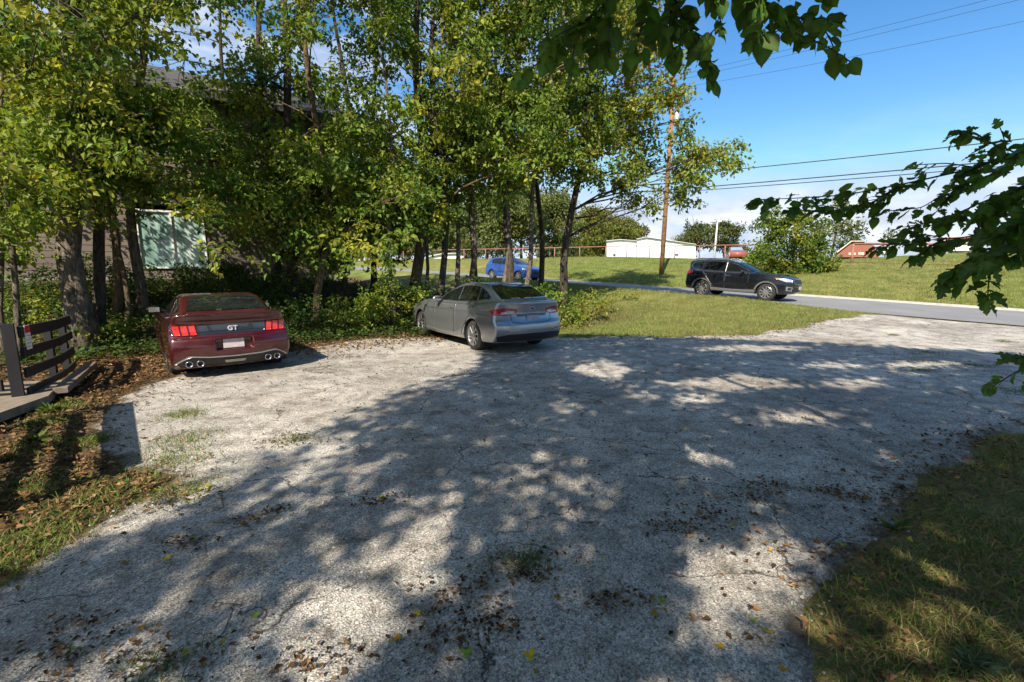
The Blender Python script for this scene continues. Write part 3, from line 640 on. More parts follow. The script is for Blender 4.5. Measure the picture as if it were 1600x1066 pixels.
row_tree(618, 14.8, 7, 606, 'thin pale leaning stem left of the front of the silver sedan', mat='bark', nb=13, spread=75, seed=12, w=WL, r_blob=1.0)
row_tree(646, 16.4, 18, 652, 'tall straight trunk rising just left of the silver sedan', mat='bark_brown', nb=20, spread=90, seed=13, w=WL)
row_tree(661, 16.0, 6, 664, 'very thin dark stem beside the tall straight trunk', mat='bark_dark', nb=7, spread=60, seed=14, H=10)
row_tree(685, 16.2, 11, 690, 'straight dark trunk above the hood of the silver sedan', mat='bark_dark', nb=14, spread=75, seed=15, w=WD)
row_tree(711, 17.0, 8, 716, 'slim trunk behind the silver sedan, left one of a close pair', nb=10, spread=70, seed=16, w=WL)
row_tree(724, 17.2, 10, 756, 'slim trunk leaning right behind the roof of the silver sedan', nb=12, spread=75, seed=17, w=WL)
row_tree(783, 17.6, 8, 778, 'thin light trunk in front of the blue car', nb=9, spread=65, seed=18, w=WL)
row_tree(795, 17.4, 13, 812, 'dark forked trunk in front of the blue car', mat='bark_dark', nb=15, spread=75, seed=19, w=WL)
row_tree(810, 17.5, 8, 872, 'slender trunk leaning strongly right in front of the blue car', nb=9, spread=60, seed=20, w=WL)
# the last tree of the row, with the open crown against the sky
b = at(880, 470, 19.0); b[2] = Z(b[0], b[1]); tp = at(925, 20, 19.0)
bl = [(at(px, py, 19.0 + dy), r_) for px, py, r_, dy in ((890, 190, 1.5, 0), (955, 170, 1.5, .8), (1010, 165, 1.3, -.5), (1045, 140, .8, .3), (1000, 215, 1.3, .9), (930, 245, 1.25, -.8), (1050, 250, 1.3, .6), (1095, 250, 1.1, -.4), (1128, 243, .65, 0), (1070, 285, .8, .4), (985, 270, 1.2, 0), (1025, 300, .7, -.5), (900, 120, 1.6, 1), (940, 60, 1.7, 0), (985, 30, 1.5, .8), (1010, 90, 1.2, -.6), (955, -60, 1.9, 0), (900, -20, 1.8, 1.2), (1000, -70, 1.5, .4), (875, 250, 1.0, .5), (1060, 190, .5, 0), (1075, 310, .45, 0), (1000, 320, .4, 0), (930, -140, 1.8, 0))]
el = []
a_ = at(899, 341, 18.9)
for pts, r0, r1 in ((((899, 341), (925, 338), (945, 326), (962, 325), (980, 327), (1005, 338)), .045, .008), (((940, 330), (960, 312), (985, 316), (1010, 335)), .02, .005), (((925, 338), (915, 325), (905, 318)), .02, .005), (((965, 325), (995, 322), (1015, 345)), .012, .004)):
    Q = np.array([at(p[0], p[1], 18.9 - .2 * i) for i, p in enumerate(pts)]); el.append((Q, np.linspace(r0, r1, len(Q))))
tree('tree', 'dark trunked tree with an open yellow green crown reaching over the pole', b, tp, .17, bl, OLIVE, .15, 88, 11, 'bark_dark', w=[.24, .30, .26, .13, .07], seed=77, keep=lambda P0: ~((np.abs(project(P0)[0] - 1037) < 15) & (project(P0)[1] > 165) & (project(P0)[1] < 440) & (rng.uniform(size=len(P0)) < .88)), extra_limbs=el)
# small trunks at the far end and upper crowns behind the first row
for k, (px, Yd, pxt) in enumerate(((350, 17.5, 352), (585, 18.5, 590), (745, 20, 742), (845, 21.5, 850))):
    row_tree(px, Yd, 9, pxt, ['tree behind the red coupe standing close to the brown house wall', 'tree further back in the thicket left of the tall straight trunk', 'tree further back behind the roof of the silver sedan', 'slim tree further back behind the blue car'][k], mat='bark_dark', nb=13, spread=80, seed=30 + k, w=WD, size=.14)

# --- undergrowth: bushes along the back of the lot
def shrub(px, py, Yd, rad, label, pal=GREEN, w=None, size=.085, n=90, h=None, name='shrub', group=None):
    c = at(px, py, Yd); c[2] = Z(c[0], c[1]); h = h or rad * 1.1
    ro = empty(name, c); tag(ro, label, 'shrub', group); r = np.random.default_rng(int(px * 7 + py)); bl = []
    for k in range(5):
        a = r.uniform(0, 6.28); d = r.uniform(.1, .75) * rad; rr = rad * r.uniform(.42, .62); bl.append((c + [math.cos(a) * d, math.sin(a) * d, r.uniform(.35, .75) * h], (rr, rr, rr * .85)))
    bl.append((c + [0, 0, h * .3], (rad * .9, rad * .9, h * .35)))
    V, F, cc, P0 = sprays([x[0] for x in bl], [x[1] for x in bl], n, 9, size, pal, .15, w)
    ok = V.reshape(-1, 4, 3)[:, :, 2].min(1) > Z(V.reshape(-1, 4, 3)[:, 0, 0], V.reshape(-1, 4, 3)[:, 0, 1]) - .02
    V = V.reshape(-1, 4, 3)[ok].reshape(-1, 3); cc = cc.reshape(-1, 4, 3)[ok].reshape(-1, 3); i = np.arange(len(V) // 4)[:, None] * 4
    mk('foliage', V - c, np.concatenate([i + [[0, 1, 2]], i + [[0, 2, 3]]]), MAT['leaf'], ro, cols=cc)
    mb = MB()
    for k in range(7):
        e_ = P0[r.integers(len(P0))] - c; q, rr = limb([r.normal() * .1, r.normal() * .1, -.1], e_, .016, .004, .1, 5); mb.tube(q, rr, 5, False)
    mb.build('stem', MAT['twig'], ro, True); return ro
shrub(35, 500, 10.6, .95, 'sunlit low bush behind the dark railing left of the big trunk', GREEN, WL, .08)
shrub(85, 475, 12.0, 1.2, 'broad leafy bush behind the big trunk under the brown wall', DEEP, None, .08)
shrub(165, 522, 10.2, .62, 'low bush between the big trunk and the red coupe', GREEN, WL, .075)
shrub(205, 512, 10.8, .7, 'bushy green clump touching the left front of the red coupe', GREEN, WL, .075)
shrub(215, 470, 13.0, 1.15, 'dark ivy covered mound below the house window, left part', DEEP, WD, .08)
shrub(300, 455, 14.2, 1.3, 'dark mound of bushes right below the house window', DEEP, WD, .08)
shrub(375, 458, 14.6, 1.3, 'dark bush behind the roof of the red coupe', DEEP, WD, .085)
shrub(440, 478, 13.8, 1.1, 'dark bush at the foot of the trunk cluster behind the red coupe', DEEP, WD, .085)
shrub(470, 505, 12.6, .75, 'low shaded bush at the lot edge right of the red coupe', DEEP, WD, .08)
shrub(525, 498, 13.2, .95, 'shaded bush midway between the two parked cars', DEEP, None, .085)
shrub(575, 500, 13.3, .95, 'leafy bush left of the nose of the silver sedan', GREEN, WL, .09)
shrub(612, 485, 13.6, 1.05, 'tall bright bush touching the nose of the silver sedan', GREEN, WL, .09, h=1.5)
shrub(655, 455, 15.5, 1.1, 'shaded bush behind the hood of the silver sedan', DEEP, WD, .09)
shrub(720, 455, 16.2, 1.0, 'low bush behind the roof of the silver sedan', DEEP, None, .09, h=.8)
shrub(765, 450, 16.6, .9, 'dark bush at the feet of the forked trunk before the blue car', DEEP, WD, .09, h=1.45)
shrub(835, 452, 16.6, 1.05, 'green bush behind the trunk lid of the silver sedan', GREEN, WL, .09, h=1.5)
shrub(800, 452, 16.9, .8, 'leafy bush behind the rear window of the silver sedan', GREEN, WL, .09, h=1.35)
shrub(890, 480, 14.9, 1.05, 'bright bush right beside the tail of the silver sedan', GREEN, [.1, .2, .3, .26, .14], .09, h=1.0)
shrub(925, 462, 16.2, .95, 'yellowish weedy bush on the grass right of the silver sedan', OLIVE, None, .085, h=.9)
shrub(955, 450, 17.3, .6, 'tall sparse weeds at the far end of the bushes', OLIVE, None, .08, h=.9, n=50)

shrub(905, 452, 19.5, .7, 'low weedy bush beside the dark leaning trunk at the road bank', GREEN, WL, .085, h=.55, n=60)
shrub(985, 458, 20.0, .55, 'small weedy clump on the grass bank before the road', OLIVE, None, .08, h=.45, n=45)
# ivy and ground cover on the bank
def cover(n, region, size, pal, w, zmax, name):
    x, y = region(n); z = Z(x, y) + rng.uniform(.02, zmax, len(x)); P = np.stack([x, y, z], 1)
    V, F = leaves_np(P, rng.normal(size=P.shape) * [1, 1, .3] + [0, -.3, 0], size * rng.uniform(.7, 1.3, len(P)), up=np.array([0, 0, 1.]) + rng.normal(size=P.shape) * .5, ratio=.75)
    return tag(mk(name, V, F, MAT['leaf'], cols=cols4(pick(pal, len(P), w))), kind='stuff')
def bank(n):
    a = rng.uniform(-7, 12.5, n); q = rng.uniform(-.55, 6.8, n); x = -8 + a * .82 - q * .57; y = 9 + a * .57 + q * .82
    s, t = st_of(x, y); k = (s < -3.5) & (fbm(x, y, 5) + rng.normal(size=n) * .4 > -.55) & ((q > .1) | (fbm(x * 2, y * 2, 8) > .1)); return x[k], y[k]
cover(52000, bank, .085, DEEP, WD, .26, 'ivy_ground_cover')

# --- trees and bushes far beyond the road
def far_tree(px, py_top, Yd, w_px, label, pal=FAR, group='trees beyond the field', trunk=.2, n=16, size=.34, low=.25, sparse=1.0, mat='bark_dark', py_base=None, name='tree'):
    b = at(px, 405, Yd); b[2] = Z(b[0], b[1]) - .1; top = at(px, py_top, Yd); H = top[2] - b[2]; wr = w_px / F_PX * Yd / 2; r = np.random.default_rng(int(px * 13 + Yd)); bl = []
    for k in range(n):
        a = r.uniform(0, 6.28); u = r.uniform(low, .9); d = r.uniform(.1, .85) * wr * math.sin(math.pi * min(.95, .25 + u * .72)); rr = wr * r.uniform(.26, .42); bl.append((b + [math.cos(a) * d, math.sin(a) * d, u * H], (rr, rr, rr * .85)))
    return tree(name, label, b, b + [0, 0, H * .8], trunk, bl, pal, size, 15 * sparse / max(.6, size * 2.0) ** 1.2, 9, mat, group, seed=int(px))
far_tree(935, 332, 98, 130, 'rounded leafy tree behind the red fence, left of the white buildings', OLIVE * .6, n=26, size=.5)
far_tree(985, 345, 104, 70, 'smaller rounded tree just left of the tall white building', OLIVE * .55, size=.5)
for k, (px, pt, Yd, wp) in enumerate(((700, 330, 70, 120), (760, 290, 66, 130), (815, 270, 68, 140), (865, 300, 72, 110), (640, 330, 75, 120), (590, 320, 78, 120))):
    far_tree(px, pt, Yd, wp, ['tall green tree beyond the field seen through the thin trunks', 'broad green tree beyond the field above the red fence', 'tallest green tree beyond the field, behind the blue car', 'green tree beyond the field near the dark leaning trunk', 'green tree beyond the field, behind the tall straight trunk', 'green tree far behind the thicket, left of the tall straight trunk'][k], FAR * 1.15, n=20, size=.36)
far_tree(1085, 352, 82, 80, 'dark green tree right behind the large white metal building', FAR * .8, n=14, size=.4)
far_tree(1130, 345, 86, 75, 'dark green tree behind the pale lamp pole', FAR * .8, n=14, size=.4)
far_tree(1300, 285, 70, 62, 'tall loose tree rising behind the round bush', FAR * 1.1, n=10, size=.36, sparse=.6, low=.3)
far_tree(1325, 335, 66, 60, 'low spreading tree between the round bush and the brick building', FAR, n=10, size=.36)
far_tree(1383, 340, 72, 34, 'small slender tree behind the brick building', FAR, n=6, size=.34, sparse=.6, low=.45, trunk=.12)
# low hedge behind the fence
for k, (px, Yd) in enumerate(((745, 62), (790, 63), (840, 63), (890, 64))):
    far_tree(px, 378 + (k % 2) * 4, Yd, 62, 'dark low bush in the hedge line behind the red fence', FAR * .65, 'hedge bushes behind the red fence', .06, 7, .3, .1, name='hedge_bush')
# leafless tree
b = at(1075, 405, 84); b[2] = Z(b[0], b[1]); mb = MB(); H = at(1075, 330, 84)[2] - b[2]
def twigs(p, d, L, r, lev):
    q = p + d * L; mb.tube(np.array([p, (p + q) / 2 + rng.normal(size=3) * L * .05, q]), [r, r * .8, r * .6], 4, False)
    if lev: 
        for _ in range(3): twigs(q - d * L * rng.uniform(0, .4), unit(d + rng.normal(size=3) * .55 + [0, 0, .15]), L * rng.uniform(.55, .8), r * .55, lev - 1)
twigs(np.zeros(3), np.array([0, 0, 1.]), H * .36, .22, 5)
ro = empty('bare_tree', b); tag(ro, 'leafless grey tree standing behind the white metal building', 'tree'); mb.build('trunk', M('bare_bark', (.22, .2, .185), .9), ro, True)
# round bush on the hill
c = at(1237, 430, 29.5); c[2] = Z(c[0], c[1]); bl = []
for px, py, r_ in ((1200, 400, 1.0), (1235, 405, 1.2), (1275, 405, 1.0), (1195, 365, .9), (1235, 360, 1.2), (1275, 370, .95), (1215, 340, .7), (1250, 340, .7), (1290, 400, .7), (1182, 395, .6)): bl.append((at(px, py, 29.5 + rng.uniform(-1, 1)), r_))
tree('round_bush', 'large rounded bush on the grass slope behind the front of the black car', c, c + [0, 0, 2.2], .09, bl, GREEN * .85, .17, 130, 11, 'bark_dark', cat='bush', w=[.18, .26, .27, .2, .09])

# --- grass
def blades(n, region, h, w, pal, name, ww=None, bend=.5):
    x, y = region(n); n = len(x); z = Z(x, y) ; P = np.stack([x, y, z], 1); a = rng.uniform(0, 6.28, n); hh = h * rng.uniform(.45, 1.3, n)
    Sd = np.stack([np.cos(a), np.sin(a), np.zeros(n)], 1) * (w * rng.uniform(.6, 1.2, n))[:, None]; ln = rng.normal(size=(n, 2)) * bend
    Tm = P + np.stack([ln[:, 0] * hh * .4, ln[:, 1] * hh * .4, hh * .6], 1); T = P + np.stack([ln[:, 0] * hh * 1.1, ln[:, 1] * hh * 1.1, hh * .95], 1)
    V = np.stack([P - Sd, P + Sd, Tm + Sd * .7, T, Tm - Sd * .7], 1); i = np.arange(n)[:, None] * 5
    return tag(mk(name, V.reshape(-1, 3), [i + [[0, 1, 2, 4]], i + [[4, 2, 3]]], MAT['blade'], cols=cols4(pick(pal, n, ww), 5)), kind='stuff')
GRASS = np.array([[.09, .145, .025], [.135, .19, .04], [.18, .21, .055], [.25, .235, .085], [.32, .275, .13]]); LUSH = np.array([[.05, .095, .018], [.07, .125, .022], [.10, .155, .03], [.15, .17, .045], [.26, .21, .09]])
LOTA = np.array(LOT)
def off_lot(x, y, m=0.0): return ~in_poly(x, y, LOTR)
def verge(n):
    s = rng.uniform(-9.5, -.15, n); t = rng.uniform(1.5, 24, n); x, y = xy_of(s, t); q = (x + 8) * -.57 + (y - 9) * .82
    k = off_lot(x, y) & (x > -1 + .0 * y) & ~((x < 1.6) & (y < 16)); return x[k], y[k]
blades(75000, verge, .075, .006, GRASS, 'verge_grass', [.11, .23, .28, .23, .15])
def near_right(n):
    u = rng.uniform(0, 1, n) ** 2.0; y = 1.2 + u * 7; x = 1.0 + rng.uniform(0, 1, n) ** 1.25 * (1.2 + y * 1.25); ins = ~off_lot(x, y); _, _, dd = near_poly(x, y, LOTR[::3]); dd = np.where(ins, -dd, dd); k = (dd > -.10 + .16 * fbm(x * 3.4, y * 3.4, 33) + np.abs(rng.normal(size=n)) * .10) & (fbm(x * 2.2, y * 2.2, 31) + rng.normal(size=n) * .35 > -.05); return x[k], y[k]
blades(230000, near_right, .05, .0030, LUSH * 1.45, 'lawn_grass', [.10, .19, .23, .18, .30], .9)
def field(n):
    s = ROAD_W + .3 + rng.uniform(0, 1, n) ** 1.5 * 22; t = rng.uniform(-14, 34, n); x, y = xy_of(s, t); return x, y
blades(60000, field, .10, .012, GRASS, 'field_grass', [.2, .3, .28, .14, .08])
def left_strip(n):
    ctr = [(60, 700, .35), (75, 660, .25), (95, 640, .2), (285, 690, .28), (290, 650, .22), (270, 720, .3), (180, 765, .28), (110, 800, .3), (40, 850, .22), (290, 770, .22), (10, 880, .25), (60, 760, .3), (150, 690, .15)]
    P = [];
    for px, py, r_ in ctr: g = ground_at(px, py); P.append(g[:2] + rng.normal(size=(n // len(ctr), 2)) * r_ * .6)
    P = np.concatenate(P); return P[:, 0], P[:, 1]
blades(7000, left_strip, .06, .004, LUSH * 1.2, 'weedy_grass', [.12, .22, .26, .15, .25], .8)
def lot_tufts(n):
    ctr = [(1440, 565, .32), (1448, 552, .25), (1436, 580, .2), (1520, 572, .22), (1580, 612, .3), (245, 1060, .2), (455, 690, .2), (820, 880, .12), (1570, 535, .2), (1395, 525, .12)]
    P = []
    for px, py, r_ in ctr: g = ground_at(px, py); P.append(g[:2] + rng.normal(size=(n // len(ctr), 2)) * r_ * .55)
    P = np.concatenate(P); return P[:, 0], P[:, 1]
blades(2600, lot_tufts, .05, .004, LUSH, 'lot_weeds', [.2, .3, .3, .1, .1], .9)
def weed(px, py, label, n=16, L=.22, seed=1, pal=LUSH):
    g = ground_at(px, py); r = np.random.default_rng(seed); ro = empty('weed', g); tag(ro, label, 'weed'); P = []; D = []
    a = r.uniform(0, 6.28, n); el = r.uniform(.1, .9, n); D = np.stack([np.cos(a) * np.cos(el), np.sin(a) * np.cos(el), np.sin(el)], 1); P = r.normal(size=(n, 3)) * [.02, .02, 0] + [0, 0, .01]
    V, F = leaves_np(P, D, L * r.uniform(.6, 1.2, n), up=np.tile([0, 0, 1.], (n, 1)) + r.normal(size=(n, 3)) * .2, ratio=.34); mk('foliage', V, F, MAT['leaf'], ro, cols=cols4(pick(pal, n)))
weed(78, 645, 'leafy weed clump at the corner of the deck slab', 70, .15, 1, GREEN * .6)
weed(105, 632, 'smaller leafy weed right of the clump at the deck slab', 44, .12, 2, GREEN * .6)
weed(58, 690, 'dark weed in the shade below the deck slab', 44, .14, 3)
weed(1520, 1045, 'broad leafed grey green weed in the grass beside the lot', 60, .085, 4, np.array([[.10, .14, .07], [.14, .18, .09]]))
weed(1400, 830, 'small weed at the lawn edge', 14, .12, 5)

def thatch_at(n):
    x, y = near_right(n); return x, y
blades(60000, thatch_at, .05, .0028, np.array([[.30, .23, .11], [.38, .30, .16], [.24, .17, .08]]), 'dry_thatch', None, 2.2)
# --- fallen leaves
def litter(n, region, size, pal, name, w=None, lift=.022):
    x, y = region(n); n = len(x); P = np.stack([x, y, Z(x, y) + lift + rng.uniform(0, .018, n)], 1); a = rng.uniform(0, 6.28, n)
    D = np.stack([np.cos(a), np.sin(a), rng.normal(size=n) * .22], 1); V, F = leaves_np(P, D, size * rng.uniform(.5, 1.3, n), up=np.array([0, 0, 1.]) + rng.normal(size=(n, 3)) * .35, ratio=.6, fold=.25)
    return tag(mk(name, V, F, MAT['dry'], cols=cols4(pick(pal, n, w))), kind='stuff')
def lit_edge(n):
    k = len(LOTR); i = rng.integers(0, k, n); nv2 = np.roll(LOTR, -1, 0) - np.roll(LOTR, 1, 0); nv2 = unit(nv2); nn2 = np.stack([nv2[:, 1], -nv2[:, 0]], 1)
    P = LOTR[i] + nn2[i] * (rng.normal(size=(n, 1)) * .35 + .12); s, t = st_of(P[:, 0], P[:, 1]); ok = (s < -2.5) & (P[:, 1] > 2.0) & ((rng.uniform(size=n) < np.clip((P[:, 1] - 2) / 4, .15, 1)) | (P[:, 0] > 1)); return P[ok, 0], P[ok, 1]
def lit_left(n):
    x = rng.uniform(-9, -2.4, n); y = rng.uniform(.5, 10.5, n); k = off_lot(x, y) & (fbm(x * 1.7, y * 1.7, 9) + rng.normal(size=n) * .3 > -.35) & (x < -1.9 - .25 * y); return x[k], y[k]
def lit_back(n):
    a = rng.uniform(-3, 12, n); q = rng.normal(size=n) * .55 - .65; x = -8 + a * .82 - q * .57; y = 9 + a * .57 + q * .82; return x, y
spots = [(455, 690, .35), (280, 780, .3), (590, 785, .22), (820, 885, .3), (720, 930, .28), (1090, 805, .35), (1180, 780, .25), (500, 545, .5), (700, 1000, .25), (260, 1045, .35), (110, 1020, .25), (130, 980, .15), (960, 945, .2), (1340, 780, .18), (1480, 745, .5), (1530, 690, .4), (1290, 770, .2), (540, 560, .4), (430, 805, .15), (380, 820, .15), (300, 850, .2), (1060, 830, .25), (1330, 870, .2), (1400, 780, .3), (1200, 760, .2), (780, 980, .2), (500, 1040, .2), (840, 905, .15)]
def lit_spots(n):
    P = []
    for px, py, r_ in spots: g = ground_at(px, py); m_ = int(n / len(spots) * (r_ / .27)); P.append(g[:2] + rng.normal(size=(m_, 2)) * [r_, r_ * .6] * .55)
    P = np.concatenate(P); return P[:, 0], P[:, 1]
def lit_all(n):
    u = rng.uniform(0, 1, n); y = 1.2 + 13 * u ** 1.25; x = rng.uniform(-1.1, 1.15, n) * (y + .8); k = in_poly(x, y, LOTR) & (fbm(x * 1.1, y * 1.1, 12) + rng.normal(size=n) * .4 > .1); return x[k], y[k]
litter(8200, lit_edge, .05, BROWN, 'leaf_litter_edge')
litter(34000, lit_left, .062, BROWN, 'leaf_litter', [.2, .25, .22, .13, .2])
litter(3800, lit_back, .075, BROWN, 'leaf_litter_back')
litter(2600, lit_spots, .034, BROWN * .8, 'leaf_litter_patches')
litter(5200, lit_all, .036, np.concatenate([BROWN * .55, DEEP[:2] * .6]), 'leaf_litter_scatter')
def lit_right(n):
    y = 1.2 + rng.uniform(0, 1, n) ** 1.6 * 6; x = 1.0 + rng.uniform(0, 1, n) * (.8 + y * 1.2); k = off_lot(x, y) & (fbm(x * 2.0, y * 2.0, 51) + rng.normal(size=n) * .4 > .1); return x[k], y[k]
litter(5200, lit_right, .045, np.concatenate([BROWN, BROWN * 1.3]), 'leaf_litter_lawn', None, .03)
def stones(n, name):
    y = 1.4 + 7.5 * rng.uniform(0, 1, n) ** 1.7; x = rng.uniform(-1.1, 1.1, n) * (y + .5); k = in_poly(x, y, LOTR) & (fbm(x * 1.4, y * 1.4, 61) + rng.normal(size=n) * .4 > 0); x, y = x[k], y[k]; n = len(x)
    o8 = np.array([[1, 0, 0], [0, 1, 0], [-1, 0, 0], [0, -1, 0], [.5, .5, .7], [-.5, .5, .6], [-.5, -.5, .7], [.5, -.5, .6]], float)
    P = np.stack([x, y, Z(x, y) + .016], 1); s_ = .0045 + .011 * rng.uniform(0, 1, n) ** 3; a = rng.uniform(0, 6.28, n); V = o8[None] * (1 + rng.normal(size=(n, 8, 3)) * .22) * s_[:, None, None] * np.array([1, .8, .75]); c_, s2 = np.cos(a)[:, None], np.sin(a)[:, None]
    V = np.stack([V[..., 0] * c_ - V[..., 1] * s2, V[..., 0] * s2 + V[..., 1] * c_, V[..., 2]], -1) + P[:, None]; i = np.arange(n)[:, None] * 8
    T3 = np.concatenate([i + [[0, 1, 4]], i + [[1, 2, 5]], i + [[2, 3, 6]], i + [[3, 0, 7]], i + [[1, 5, 4]], i + [[2, 6, 5]], i + [[3, 7, 6]], i + [[0, 4, 7]]]); Q4 = i + [[4, 5, 6, 7]]
    g = rng.uniform(.16, .55, (n, 1)) * np.array([[1, .97, .9]]) * rng.uniform(.92, 1.08, (n, 3)); return tag(mk(name, V.reshape(-1, 3), [T3, Q4], MAT['dry'], cols=np.repeat(g, 8, 0)), kind='stuff')
stones(16000, 'loose_gravel')
def maple(n_l=5):
    """flat lobed leaf outline, unit size, tip along +y"""
    pts = []
    for k in range(26):
        a = -math.pi / 2 + 2 * math.pi * k / 26; r = .34 + .13 * math.cos(3 * (a - math.pi / 2)) + .03 * (k % 2); pts.append((r * math.cos(a), r * math.sin(a) + .35))
    return np.array(pts)
yl = [(405, 970), (355, 1010), (285, 1030), (222, 985), (112, 1022), (268, 878), (300, 852), (285, 778), (250, 772), (310, 770), (330, 765), (180, 828), (90, 836), (40, 800), (590, 783), (620, 1010), (735, 1032), (650, 962), (1020, 945), (1018, 962), (1035, 944), (835, 1035), (838, 1055), (1345, 915), (1345, 943), (1335, 960), (1150, 828), (1200, 865), (1182, 980), (1205, 1000), (1270, 1005), (1225, 1052), (1310, 855), (1425, 850), (1500, 1010), (1120, 1022), (1400, 720), (940, 880), (880, 720), (560, 600), (700, 760)]
mo = maple(); me0 = None
for k, (px, py) in enumerate(yl):
    g = ground_at(px, py); a = rng.uniform(0, 6.28); c = YELLOW[k % 4] * rng.uniform(.7, 1.1) if k % 4 else np.array([.22, .30, .04]); sz = .052 * rng.uniform(.7, 1.25)
    r2 = (mo[:, 0] ** 2 + (mo[:, 1] - .35) ** 2)[:, None]; V = np.concatenate([mo, r2 * .9 * rng.uniform(-.1, 1) + mo[:, :1] * rng.normal() * .25], 1) * sz; V = np.concatenate([V, [[0, .35 * sz, .0]]]); n_ = len(mo); i = np.arange(n_)[:, None]
    ob = mk('fallen_leaf', V, np.concatenate([i, (i + 1) % n_, np.full((n_, 1), n_)], 1), MAT['dry'], cols=np.tile(c, (n_ + 1, 1)), loc=(g[0], g[1], g[2] + .030)); ob.rotation_euler = (rng.normal() * .12, rng.normal() * .12, a)
    tag(ob, 'bright yellow green fallen leaf lying on the ground', 'leaf', 'yellow fallen leaves on the ground')
# ------------------------------------------------------------------ the mulberry and shade trees round the camera
LH = np.array([sx, sy]) / math.tan(SUN_EL)             # shadow run per metre of height
SUNNY = [(940, 578, 60, 16), (850, 735, 42, 30), (832, 815, 32, 52), (795, 945, 34, 46), (775, 1000, 26, 30), (1150, 600, 120, 14), (1085, 625, 50, 12), (1240, 648, 80, 13), (1330, 600, 70, 12), (1100, 715, 45, 20), (1080, 690, 40, 14), (1160, 665, 34, 10),
         (1190, 880, 150, 66), (1110, 960, 70, 70), (1250, 950, 40, 40), (640, 880, 95, 85), (560, 940, 120, 90), (520, 1040, 100, 60), (1290, 660, 30, 10), (1380, 660, 40, 9), (1390, 730, 40, 12), (1130, 1050, 70, 40), (1560, 760, 34, 14), (1500, 960, 60, 40), (1420, 1000, 60, 40), (1560, 1000, 50, 40), (900, 640, 30, 10), (1440, 570, 90, 8), (1300, 572, 60, 7), (1180, 545, 110, 7), (1050, 600, 30, 9), (690, 760, 50, 16), (760, 770, 40, 14), (930, 770, 28, 18), (1005, 830, 30, 18), (900, 1000, 22, 26), (1470, 900, 90, 34), (1540, 960, 60, 26), (1420, 1010, 80, 26), (1385, 955, 50, 18), (1590, 880, 40, 14), (1470, 1040, 70, 22), (1575, 800, 34, 10), (1000, 620, 40, 9), (720, 870, 30, 24), (960, 720, 26, 10), (600, 760, 60, 14), (700, 800, 40, 20), (760, 700, 40, 12)]
SHADE = [(560, 1090), (590, 960), (570, 880), (520, 830), (560, 770), (610, 730), (560, 690), (640, 655), (700, 615), (755, 575), (765, 535), (800, 523), (920, 523), (1100, 530), (1260, 536), (1380, 542), (1500, 548), (1640, 556), (2200, 640), (2600, 1090)]
DAP = [(-100, 1090), (-50, 930), (140, 860), (300, 790), (420, 700), (560, 640), (700, 590), (820, 560), (560, 900), (500, 1090)]
def shaded(x, y):
    """how densely the ground at x,y is shaded, 0..1"""
    px, py, yc = project(np.stack([x, y, Z(x, y)], -1)); ok = (yc > .2)
    d = np.where(in_poly(px, py, SHADE), .93, 0.0); n_ = fbm((x * .94 - y * .34) * 2.9, (x * .34 + y * .94) * .85, 41) * .75 + .4 * fbm(x * 2.3, y * 2.3, 44)
    d = np.where((d == 0) & in_poly(px, py, DAP), np.clip(.36 + n_ * 1.1, 0, .9), d)
    for cx, cy, rx, ry in SUNNY:
        e2 = ((px - cx) / rx) ** 2 + ((py - cy) / ry) ** 2; d = np.where(e2 < .62, d * .0, np.where(e2 < .9, d * .5, d))
    d = d * np.where(fbm(x * 2.6, y * 2.0, 43) > .72, .15, 1.0)
    return np.where(ok, d, .75)
def in_view(P, m=50):
    px, py, yc = project(P); return (yc > .1) & (px > -m) & (px < 1600 + m) & (py > -m) & (py < 1066 + m)
gxs, gys = np.meshgrid(np.arange(-4.2, 22, .17), np.arange(-1.5, 13.6, .17)); gxs = gxs.ravel() + rng.normal(size=gxs.size) * .05; gys = gys.ravel() + rng.normal(size=gys.size) * .05
pr = shaded(gxs, gys); reps = 5
cl = []
for k in range(reps):
    h = rng.uniform(4.2, 12.5, len(gxs)); P = np.stack([gxs - LH[0] * h, gys - LH[1] * h, h], 1); ok = (rng.uniform(size=len(gxs)) < pr) & ~in_view(P, 60); cl.append(P[ok])
cl = np.concatenate(cl)
# leaf spray at each point, each leaf kept only where its own shadow is wanted
def shade_leaves(P0, size=.17, k=3):
    n = len(P0); P = (P0[:, None] + rng.normal(size=(n, k, 3)) * [.10, .10, .10]).reshape(-1, 3); D = rng.normal(size=P.shape) * [1, 1, .5] - [0, 0, .3]
    V, F = leaves_np(P, D, size * rng.uniform(.7, 1.25, len(P)), ratio=.8); return V, cols4(pick(DEEP * 1.2, len(P)))
trees_at = [((2.2, -2.6), .30, 'overhanging mulberry tree whose leafy branches reach into the top of the view'), ((8.9, -.6), .26, 'leafy tree beside the lot whose branches hang in from the right edge of the view'), ((-2.2, -5.2), .26, 'tall shade tree standing behind the viewpoint'), ((13.5, -4.5), .26, 'tall shade tree off to the right of the lot')]
own = np.argmin(np.stack([np.hypot(cl[:, 0] - a_[0][0], cl[:, 1] - a_[0][1]) for a_ in trees_at]), 0)
ROOT = []
